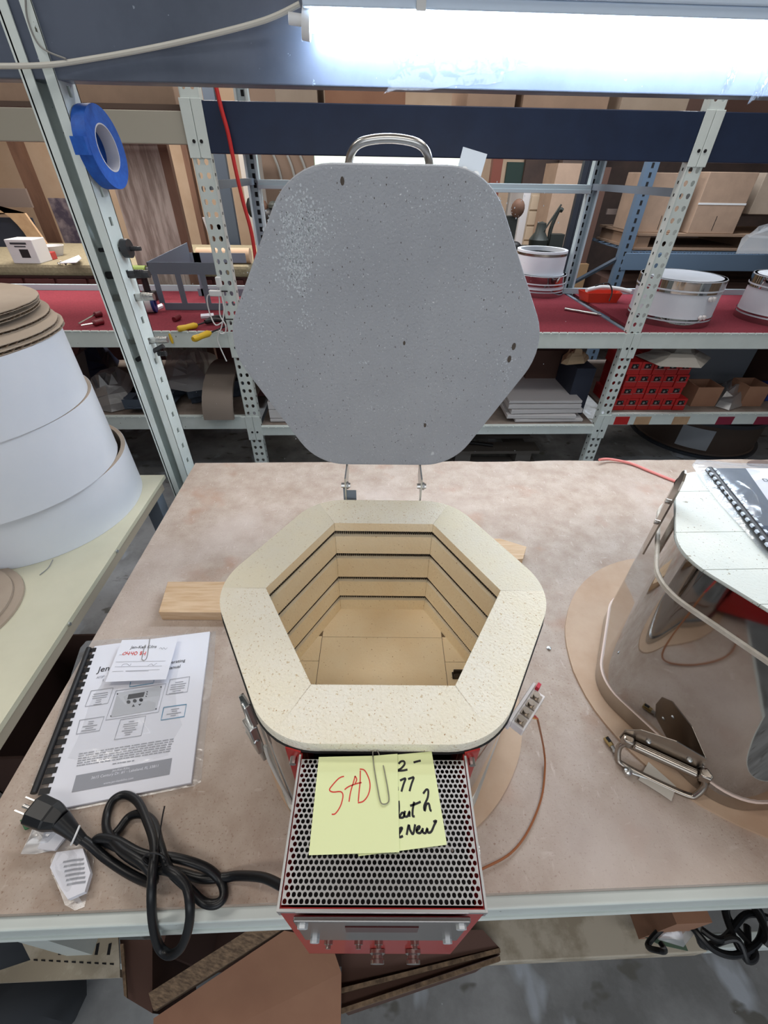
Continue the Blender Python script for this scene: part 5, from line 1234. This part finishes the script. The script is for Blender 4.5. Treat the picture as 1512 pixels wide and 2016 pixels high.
bagl(((1250, 700), (1300, 690), (1370, 692), (1400, 705), (1380, 725), (1300, 722)), .755, .07, 46, mat('pale_wrap', hexc(150, 146, 140), .7), 'plastic_bag', 'pale crumpled wrap lying above the red boxes')
# ------------------------------------------------------------------ floor under the rack
pl = thing('wooden_pallet', 'dusty grey wooden pallet on the floor behind the work table', 'pallet', (.62, 2.3, 0))
pm = mat('dusty_wood', hexc(104, 100, 96), .85)
for k in range(3): MB().box((.15+k*.40, 2.0, .02), (.25+k*.40, 2.75, .10)).build('bearer', pm, pl)
for k in range(4): MB().box((.1, 2.0+k*.2, .10), (1.1, 2.12+k*.2, .12)).build('deck_board', pm, pl)
MB().box((.1, 2.0, 0), (1.1, 2.1, .02)).build('bottom_board', pm, pl)
MB().tube(spline([(.25, 2.05, .14), (.4, 2.06, .135), (.62, 2.08, .14), (.8, 2.05, .135)], 4), .012, 8).build('strap', BLACK, pl)
t = thing('cable_drum', 'low round dark brown drum with a white label on floor under the rack', 'drum', (2.62, 2.32, 0))
cq = (2.45, 2.48); r_ = .40
MB().lathe([(r_, .03), (r_+.02, .0), (r_-.05, .0), (r_-.03, .03), (r_-.02, .24), (r_, .24), (r_, .03)], 60, cq).build('drum_wall', mat('dark_brown_steel', hexc(80, 66, 58), .5), t)
MB().lathe([(r_-.02, .235), (r_+.025, .235), (r_+.025, .262), (r_-.02, .262), (r_-.02, .235)], 60, cq).build('drum_rim', mat('dark_rim', hexc(54, 60, 68), .4), t)
MB().lathe([(r_-.02, .0), (r_+.028, .0), (r_+.028, .02), (r_-.02, .02), (r_-.02, .0)], 60, cq).build('drum_rim', mat('dark_rim', hexc(54, 60, 68), .4), t)
mb = MB(); aa = [math.radians(222+k*3.5) for k in range(9)]
for a, b in zip(aa, aa[1:]): mb.face([(cq[0]+(r_+.002)*math.cos(a), cq[1]+(r_+.002)*math.sin(a), .05), (cq[0]+(r_+.002)*math.cos(b), cq[1]+(r_+.002)*math.sin(b), .05), (cq[0]+(r_+.002)*math.cos(b), cq[1]+(r_+.002)*math.sin(b), .2), (cq[0]+(r_+.002)*math.cos(a), cq[1]+(r_+.002)*math.sin(a), .2)])
mb.build('white_label', mat('grey_label', hexc(170, 176, 184), .7), t)
a, b, c = G(1282, 860, .012), G(1292, 868, .012), G(1303, 877, .006); t = thing('screwdriver', 'small orange handled screwdriver on the floor under the right rack bay', 'tool', (a.x, a.y, 0))
MB().tube([a, b], .012, 8).build('tool_handle', rdp, t); MB().cyl(b, c, .004, 6).build('tool_shaft', BLACK, t)
# ------------------------------------------------------------------ boxes on the upper deck, seen above the navy beam
for i, (x0, x1, h, m, lb) in enumerate(((-.36, -.20, .22, CARDG, 'tan box above the navy beam behind the red cord'), (-.17, .14, .20, CARDO, 'brown box above the navy beam over the lid handle'), (.38, .57, .2, CARD, 'pale box above navy beam, first right of the lamp plastic'), (.60, .94, .2, CARD, 'long pale box above the navy beam in the middle of the row'), (.99, 1.26, .2, CARDG, 'pale box above the navy beam left of the right upright'), (1.42, 2.3, .12, CARDD, 'dark flat box above the navy beam right of the upright'), (-1.6, -.74, .2, CARD, 'pale box above the left beige beam'))):
    simple(MB().box((x0, 1.90, 1.7155), (x1, 2.3, 1.7155+h)), 'cardboard_box', m, lb, 'box', bevel=.002)
# ------------------------------------------------------------------ left tube lamp behind
a = GY(0, 250, 2.3).z; b = GY(0, 276, 2.3).z
lq = thing('tube_lamp', 'long white glowing strip lamp behind the left beige beam', 'lamp', (-1.6, 2.3, b))
MB().box((-2.9, 2.27, (a+b)/2), (-.76, 2.35, a)).build('housing', RACKB, lq, bevel=.002)
MB().box((-2.88, 2.275, b), (-.78, 2.34, (a+b)/2)).build('diffuser', TUBE2, lq, bevel=.006)  # emissive material, the strip glows
# ================================================================== beyond the rack, left
bn = thing('work_bench', 'mustard carpeted bench with wooden drawers along the back left', 'bench', (-2.6, 3.2, 0))
zb_ = GY(100, 519, 2.9).z
MB().box((-4.3, 2.88, zb_-.07), (-.80, 3.9, zb_)).build('carpet_top', MUSTARD, bn, bevel=.02)
MB().box((-4.3, 2.92, .1), (-.78, 3.85, zb_-.071)).build('cabinet', mat('red_brown_wood', hexc(88, 44, 44), .5), bn)
for k in range(16):
    x = -4.2+k*.21; o = MB().box((x, 2.905, zb_-.18), (x+.19, 2.92, zb_-.09)).build('drawer', mat('red_brown_wood', hexc(88, 44, 44), .5), bn, bevel=.002)
    MB().box((x+.05, 2.898, zb_-.155), (x+.14, 2.906, zb_-.125)).build('label_holder', mat('pale_label', hexc(170, 160, 140), .6), o)
q = [GY(214, 282, 2.84), GY(322, 284, 2.84)]
x0, x1, z1 = q[0].x, q[1].x, q[0].z
bp = GY(385, 545, 2.84)
pw = thing('plywood_board', 'tall weathered plywood board standing behind the red shelf', 'board', ((x0+x1)/2, 2.83, 0))
xa, xb = GY(228, 360, 2.84).x, GY(372, 520, 2.84).x
MB().box((xa, 2.80, 0), (xb, 2.815, z1)).build('panel', GWOOD, pw)
MB().box((xb-.0, 2.79, 0), (xb+.05, 2.83, z1)).box((xa, 2.79, z1), (xb+.05, 2.83, z1+.05)).build('wood_edge', WOODD, pw)
# wall studs, panels and hangings
for i, (px, py, w) in enumerate(((75, 400, .10), (395, 440, .05))):
    p = GY(px, py, 4.6); simple(MB().box((p.x-w/2, 4.58, 0), (p.x+w/2, 4.66, 3.0)), 'wall_stud', WOODD, 'dark vertical wooden post on the back wall, %s' % ['far left', 'beside the plywood board'][i], 'post')
p = GY(130, 440, 4.2); p2 = GY(62, 430, 4.2)
simple(MB().box((GY(100, 400, 4.4).x, 4.38, 0), (GY(190, 400, 4.4).x, 4.40, GY(120, 390, 4.4).z)), 'stained_panel', mat('mottled_purple_grey', hexc(120, 108, 112), .8, col2=hexc(60, 52, 66), scale=5, lo=.42, hi=.56), 'mottled purple grey sheet behind the bench left of the post', 'sheet')
t = thing('template_board', 'wooden template board with round cut outs leaning on the bench', 'board', (-3.2, 3.6, zb_))
def arc(cx, cz, r, a0, a1, n=18): return [(cx+r*math.cos(a0+(a1-a0)*k/n), cz+r*math.sin(a0+(a1-a0)*k/n)) for k in range(n+1)]
Yt = 3.6; xr = GY(92, 480, Yt).x; xl = xr-.95; zt_ = GY(60, 420, Yt).z
out = [(xl, zb_), (xl, zt_), (xr-.07, zt_), (xr, zb_+.02), (xr-.10, zb_)] + arc(xr-.42, zb_, .30, 0, PI)[:] 
MB().slab([Vector((x, Yt, z)) for x, z in out], .02, (0, 1, 0)).build('board_sheet', PLY, t)
MB().box((xl, Yt+.03, zb_+.0), (xr-.05, Yt+.04, zt_-.03)).build('dark_backing', mat('dark_navy_card', hexc(44, 50, 66), .7), t)
simple(MB().box((xl-.2, Yt+.25, zt_+.02), (xr-.15, Yt+.27, zt_+.14)), 'taupe_sheet', mat('taupe_panel', hexc(112, 98, 92), .8), 'taupe flat panel fixed above the template board', 'panel')
t = thing('white_box', 'white carton with dark window and small printing on the back bench', 'box', GY(62, 520, 3.05))
p = G(62, 519, zb_); a0 = Vector((p.x-.11, p.y, zb_)); H_ = GY(62, 472, p.y).z-zb_
MB().box((0, 0, 0), (.17, .14, H_), Matrix.Translation(a0)).build('carton_body', mat('dull_white_card', hexc(200, 198, 200), .6), t, bevel=.004)
MB().box((.07, -.002, H_*.25), (.125, 0, H_*.6), Matrix.Translation(a0)).build('window', BLACK, t)
MB().box((.03, -.002, H_*.80), (.13, 0, H_*.88), Matrix.Translation(a0)).box((.05, -.002, H_*.69), (.12, 0, H_*.74), Matrix.Translation(a0)).build('printing', mat('dark_print', hexc(50, 52, 58), .6), t)
p = G(98, 505, zb_); mb = MB(); mb.lathe([(.06, 0), (.085, .06), (.08, .06), (.055, .008), (.0, .008)], 26, M=Matrix.Translation(p+Vector((0, .05, .001)))); simple(mb, 'white_tub', mat('dull_white_card', hexc(200, 198, 200), .6), 'white round tub standing behind the white carton', 'tub')
p = G(84, 512, zb_); simple(MB().box((-.03, 0, 0), (.07, .06, .045), Matrix.Translation(p)), 'red_case', mat('dark_pinkish_red', hexc(170, 60, 60), .5), 'small red case beside the white carton on the bench', 'case', bevel=.004)
simple(MB().slab([G(x, y, zb_+.03) for x, y in ((118, 517), (155, 502), (160, 508), (150, 516))], .004), 'white_card', PAPER, 'white card lying on the bench left of the post', 'card')
p = G(128, 520, zb_); mb = MB(); random.seed(6)
for k in range(26): mb.box((0, 0, 0), (.012, .008, .004), Matrix.Translation(p+Vector((random.uniform(-.05, .07), random.uniform(-.03, .03), random.uniform(0, .012)))) @ Euler((random.random(), random.random(), random.random()*3)).to_matrix().to_4x4())
o = simple(mb, 'metal_scraps', STEELB, 'little pile of shiny metal scraps on the bench edge', 'scraps'); o['kind'] = 'stuff'
t = thing('paper_stack', 'leaning papers and thin boards beside the left upright on the bench', 'papers', G(420, 490, zb_))
for k in range(5):
    a = GY(398+k*6, 428, 3.3); b = GY(420+k*5, 478, 3.3)
    MB().slab([a, a+Vector((.05, 0, 0)), Vector((b.x+.05, 3.3, zb_+.01)), Vector((b.x, 3.3, zb_+.01))], .008, (0, 1, 0)).build('sheet', [PAPER, WOODD, PAPER, CARDG, PAPER][k], t)
mb = MB(); mb.cyl((-1.15, 2.98, zb_+.045), (-.80, 2.98, zb_+.045), .045, 18); simple(mb, 'paper_roll', mat('peach_paper', hexc(196, 166, 140), .8), 'peach paper roll lying on the bench by the plywood board', 'roll')
# ------------------------------------------------------------------ beyond the rack, centre
def back_rack(xa, xb, Y, name, label, m, beams, d=.04):
    t = thing(name, label, 'rack', ((xa+xb)/2, Y, 0))
    for x in (xa, xb):
        mb = MB(); mb.box((x-d, Y, 0), (x+d, Y+.05, 2.6))
        mb.mi = 1
        for k in range(40): mb.box((x-.010, Y-.001, .2+.055*k), (x+.008, Y, .2+.055*k+.030))
        mb.build('upright', [m, DARK], t)
    for z0, z1 in beams: MB().box((xa, Y-.003, z0), (xb, Y+.045, z1)).build('beam', m, t, bevel=.003)
    return t
bx_ = GY(1240, 470, 3.5).x
pr_ = back_rack(bx_, bx_+2.6, 3.5, 'pallet_rack', 'blue grey pallet rack with wire deck behind the red shelf at right', BLUERACK, ((.925, 1.045),), .045)
MB().box((bx_-.045, 4.4, 0), (bx_+.045, 4.45, 2.6)).build('upright', BLUERACK, pr_)
mb = MB(); a = Vector((bx_-.02, 3.52, .95)); mb.tube([Vector((bx_-.04, 3.53, 1.0)), Vector((bx_-.55, 3.9, .55))], .02, 6); mb.build('brace', DGREYMET, pr_)
mb = MB()
for k in range(48): mb.box((bx_+.06+k*.052, 3.505, 1.045), (bx_+.066+k*.052, 4.4, 1.052)); mb.box((bx_+.06+k*.052, 3.503, 1.045), (bx_+.066+k*.052, 3.507, 1.085)) if False else None
for k in range(8): mb.box((bx_+.05, 3.52+k*.12, 1.052), (bx_+2.55, 3.528+k*.12, 1.058))
mb.build('wire_deck', BLUERACK, pr_)
MB().box((bx_+.04, 4.1, 1.26), (bx_+2.6, 4.12, 1.30)).build('rear_bar', mat('taupe_panel', hexc(112, 98, 92), .8), pr_)
pt = thing('wooden_pallet', 'wooden pallet carrying cardboard cartons on the blue pallet rack', 'pallet', (bx_+1.0, 3.9, 1.058))
woodp = mat('pallet_wood', hexc(150, 124, 104), .8)
for z0, z1 in ((1.059, 1.075), (1.155, 1.172)): MB().box((bx_+.1, 3.58, z0), (bx_+2.3, 4.3, z1)).build('deck_board', woodp, pt)
for k in range(3): MB().box((bx_+.12+k*.95, 3.6, 1.075), (bx_+.22+k*.95, 4.28, 1.155)).build('bearer', woodp, pt)
def carton(xp0, xp1, Yc_, z0, z1, m, lab, strap=False, rz=0):
    a = GY(xp0, 440, Yc_).x; b = GY(xp1, 440, Yc_).x; t = thing('carton', lab, 'box', ((a+b)/2, Yc_, z0))
    MB().box((a, Yc_, z0), (b, Yc_+.42, z1)).build('carton_body', m, t, bevel=.004)
    MB().box(((a+b)/2-.002, Yc_-.0015, z0+.02), ((a+b)/2+.002, Yc_, z0+(z1-z0)*.3)).build('flap_slit', DARK, t)
    if strap: MB().box((a-.001, Yc_-.002, (z0+z1)/2-.006), (b+.001, Yc_, (z0+z1)/2+.006)).build('white_strap', WHITEP, t)
    return t
carton(1258, 1338, 3.62, 1.173, 1.55, CARD, 'pale tan carton on pallet behind the right upright')
carton(1360, 1452, 3.60, 1.173, 1.56, CARD, 'tan carton with white strap on the pallet right of the upright', True)
carton(1465, 1560, 3.66, 1.30, 1.56, CARDG, 'grey tan carton on the pallet at the right photo edge')
bagl(((1448, 500), (1460, 470), (1530, 462), (1540, 500)), 1.175, .12, 47, FILMG, 'plastic_bag', 'grey crumpled wrap on the pallet at right photo edge')
simple(MB().box((bx_-.52, 3.98, 0.901), (bx_-.3, 4.28, 1.60)), 'tall_carton', CARD, 'tall narrow tan carton left of the blue rack upright', 'box')
simple(MB().box((bx_-.28, 4.0, 0.901), (bx_-.07, 4.28, 1.58)), 'tall_carton', CARDD, 'tall dark brown carton just left of the blue rack upright', 'box')
simple(MB().box((bx_-.75, 3.95, 0.0), (bx_-.06, 4.28, .90)), 'storage_crate', mat('tan_wood_crate', hexc(150, 120, 88), .8), 'tan crate on the floor below the tall cartons', 'crate')
simple(MB().box((bx_+.1, 3.75, .35), (bx_+2.3, 4.3, .80)), 'dark_crate', CARDD, 'dark crates below the blue rack beam', 'crate')
# dark thin rack in the middle distance
dr = thing('dark_rack', 'dark slim steel rack standing behind the stacked kiln rings', 'rack', (1.9, 3.3, 0))
for px in (1118, 1128):
    p = GY(px, 480, 3.3); MB().box((p.x-.018, 3.3, 0), (p.x+.018, 3.34, 2.2)).build('upright', mat('dark_rack_paint', hexc(44, 50, 62), .5), dr)
p = GY(1080, 380, 3.34); MB().box((GY(1000, 380, 3.34).x, 3.305, p.z-.0), (GY(1120, 380, 3.34).x, 3.335, p.z+.02)).build('beam', mat('dark_rack_paint', hexc(44, 50, 62), .5), dr)
# drawer cabinet
Yd = 4.3; a = GY(1035, 440, Yd).x; b = GY(1092, 440, Yd).x; zt_ = GY(1060, 378, Yd).z
dc = thing('drawer_cabinet', 'beige steel cabinet of shallow drawers behind the stacked kiln rings', 'cabinet', ((a+b)/2, Yd, 0))
MB().box((a, Yd, 0), (b, Yd+.5, zt_)).build('cabinet_body', DRAWER, dc)
MB().box((a-.07, Yd-.01, 0), (a-.005, Yd+.5, zt_+.02)).build('white_side', mat('dull_white_board', hexc(200, 198, 200), .8), dc)
for k in range(7):
    z = zt_-.02-(k+1)*.115; o = MB().box((a+.01, Yd-.012, z+.006), (b-.01, Yd, z+.109)).build('drawer', DRAWER, dc, bevel=.003)
    MB().box(((a+b)/2-.05, Yd-.02, z+.05), ((a+b)/2+.05, Yd-.012, z+.075)).build('drawer_pull', NICKEL, o, bevel=.003)
# machine on a stand
Ym = 3.6; p = GY(1072, 486, Ym); t = thing('bench_machine', 'small dark green machine with lever on a dark stand right of the lid', 'machine', (p.x, Ym, 0))
zz0 = p.z
MB().box((p.x-.16, Ym-.1, zz0-.03), (p.x+.16, Ym+.12, zz0)).build('stand_top', MACH, t)
for dx in (-.14, .12): MB().box((p.x+dx, Ym, 0), (p.x+dx+.03, Ym+.03, zz0-.03)).build('leg', MACH, t)
mb = MB(); mb.lathe([(0, 0), (.07, 0), (.075, .05), (.04, .10), (.035, .16), (0, .17)], 18, M=Matrix.Translation((p.x-.06, Ym, zz0))); mb.build('casting', MACH, t)
mb = MB(); mb.tube(spline([(p.x+.03, Ym, zz0+.02), (p.x+.02, Ym, zz0+.12), (p.x+.05, Ym, zz0+.24), (p.x+.08, Ym, zz0+.24)], 4), .016, 8); mb.box((p.x+.02, Ym-.04, zz0), (p.x+.13, Ym+.04, zz0+.09)); mb.build('column', MACH, t)
mb = MB(); mb.cyl((p.x-.05, Ym-.03, zz0+.10), (p.x+.05, Ym-.03, zz0+.28), .007, 8); mb.build('lever', MACH, t)
p = GY(1018, 410, 3.5); t = thing('wrapped_motor', 'dark object with brown knob hanging beside the cabinet at right of lid', 'machine', (p.x, 3.5, 0))
MB().box((p.x-.07, 3.5, 0), (p.x+.02, 3.6, p.z-.05)).build('stand', MACH, t)
mb = MB(); mb.sphere((p.x, 3.48, p.z), .05, (1, 1, 1.2)); mb.build('knob', WOODD, t)
mb = MB(); mb.sphere((p.x+.02, 3.46, p.z-.25), .045, (1.2, 1, 1)); mb.build('dark_head', BLACK, t)
simple(MB().box((GY(1000, 340, 5.1).x, 5.165, 1.40), (GY(1052, 340, 5.1).x, 5.2, 1.62)), 'chalk_board', DGREEN, 'dark green board on the wall right of the lid top', 'board')
simple(MB().box((GY(966, 340, 4.7).x, 4.66, 0), (GY(985, 340, 4.7).x, 4.74, 2.6)), 'door_post', mat('brown_red_wood', hexc(120, 66, 54), .6), 'reddish brown wooden post right of the lid top', 'post')
simple(MB().box((GY(1100, 340, 4.95).x, 4.9, 0), (GY(1180, 340, 4.95).x, 5.0, 2.6)), 'grey_sheet', mat('taupe_panel', hexc(112, 98, 92), .8), 'taupe sheet on back wall above the dark rack', 'sheet')
simple(MB().box((1.6, 5.12, 0), (5.5, 5.19, 3.2)), 'dark_wall_board', mat('dark_brown_board', hexc(88, 72, 66), .8, col2=hexc(66, 56, 54), scale=3), 'dark brown boards lining the right part of back wall', 'boards')
# window strip above the lid
p0_, p1_ = GY(612, 318, 5.18), GY(905, 318, 5.18)
struct(MB().box((p0_.x, 5.17, 1.50), (p1_.x, 5.19, 1.95)).build('window_1', WINDOW))
struct(MB().box((p0_.x-.05, 5.15, 1.44), (p1_.x+.05, 5.19, 1.50)).build('trim_1', WOODD))
# clutter left of the lid in the distance
t = thing('shelf_clutter', 'dark parts heaped in a wooden crate seen just left of the lid', 'crate', GY(540, 440, 4.0)); p = GY(545, 440, 4.0)
MB().box((p.x-.20, 4.0, 0), (p.x+.30, 4.4, p.z)).build('crate', WOODD, t)
random.seed(14)
for k in range(9): MB().sphere((p.x-.2+.045*k, 4.05+random.uniform(0, .1), p.z+random.uniform(.02, .14)), random.uniform(.03, .06), (1, 1, random.uniform(.6, 1.6)), 10).build('dark_part', [BLACK, MACH, WOODD][k % 3], t)
simple(MB().box((GY(505, 340, 4.95).x-.05, 4.9, 0), (GY(620, 340, 4.95).x, 5.0, 2.6)), 'brown_sheet', mat('brown_board', hexc(120, 102, 90), .8), 'brown board on the back wall left of the lid', 'sheet')
mb = MB()
for k, x in enumerate((548, 575, 600)): mb = MB(); mb.tube(spline([GY(x-12, 300, 4.885), GY(x, 330, 4.885), GY(x+8, 365, 4.885), GY(x+7, 385, 4.885)], 5), .012, 6); simple(mb, 'hanging_hose', mat('grey_cord', hexc(140, 140, 138), .5), 'grey hose hanging left of the lid top, %s of three' % ['left', 'middle', 'right'][k], 'hose')
simple(MB().box((GY(465, 400, 4.1).x, 4.45, 0), (GY(500, 400, 4.1).x, 4.7, 1.72)), 'white_locker', mat('off_white_paint', hexc(190, 184, 178), .6), 'off white locker behind the thick red cord', 'cabinet')
q = GY(446, 400, 3.95); simple(MB().box((q.x-.05, 3.95, 0), (q.x+.05, 4.0, 2.6)), 'slotted_post', DGREYMET, 'dark grey slotted post behind the left teardrop upright', 'post')
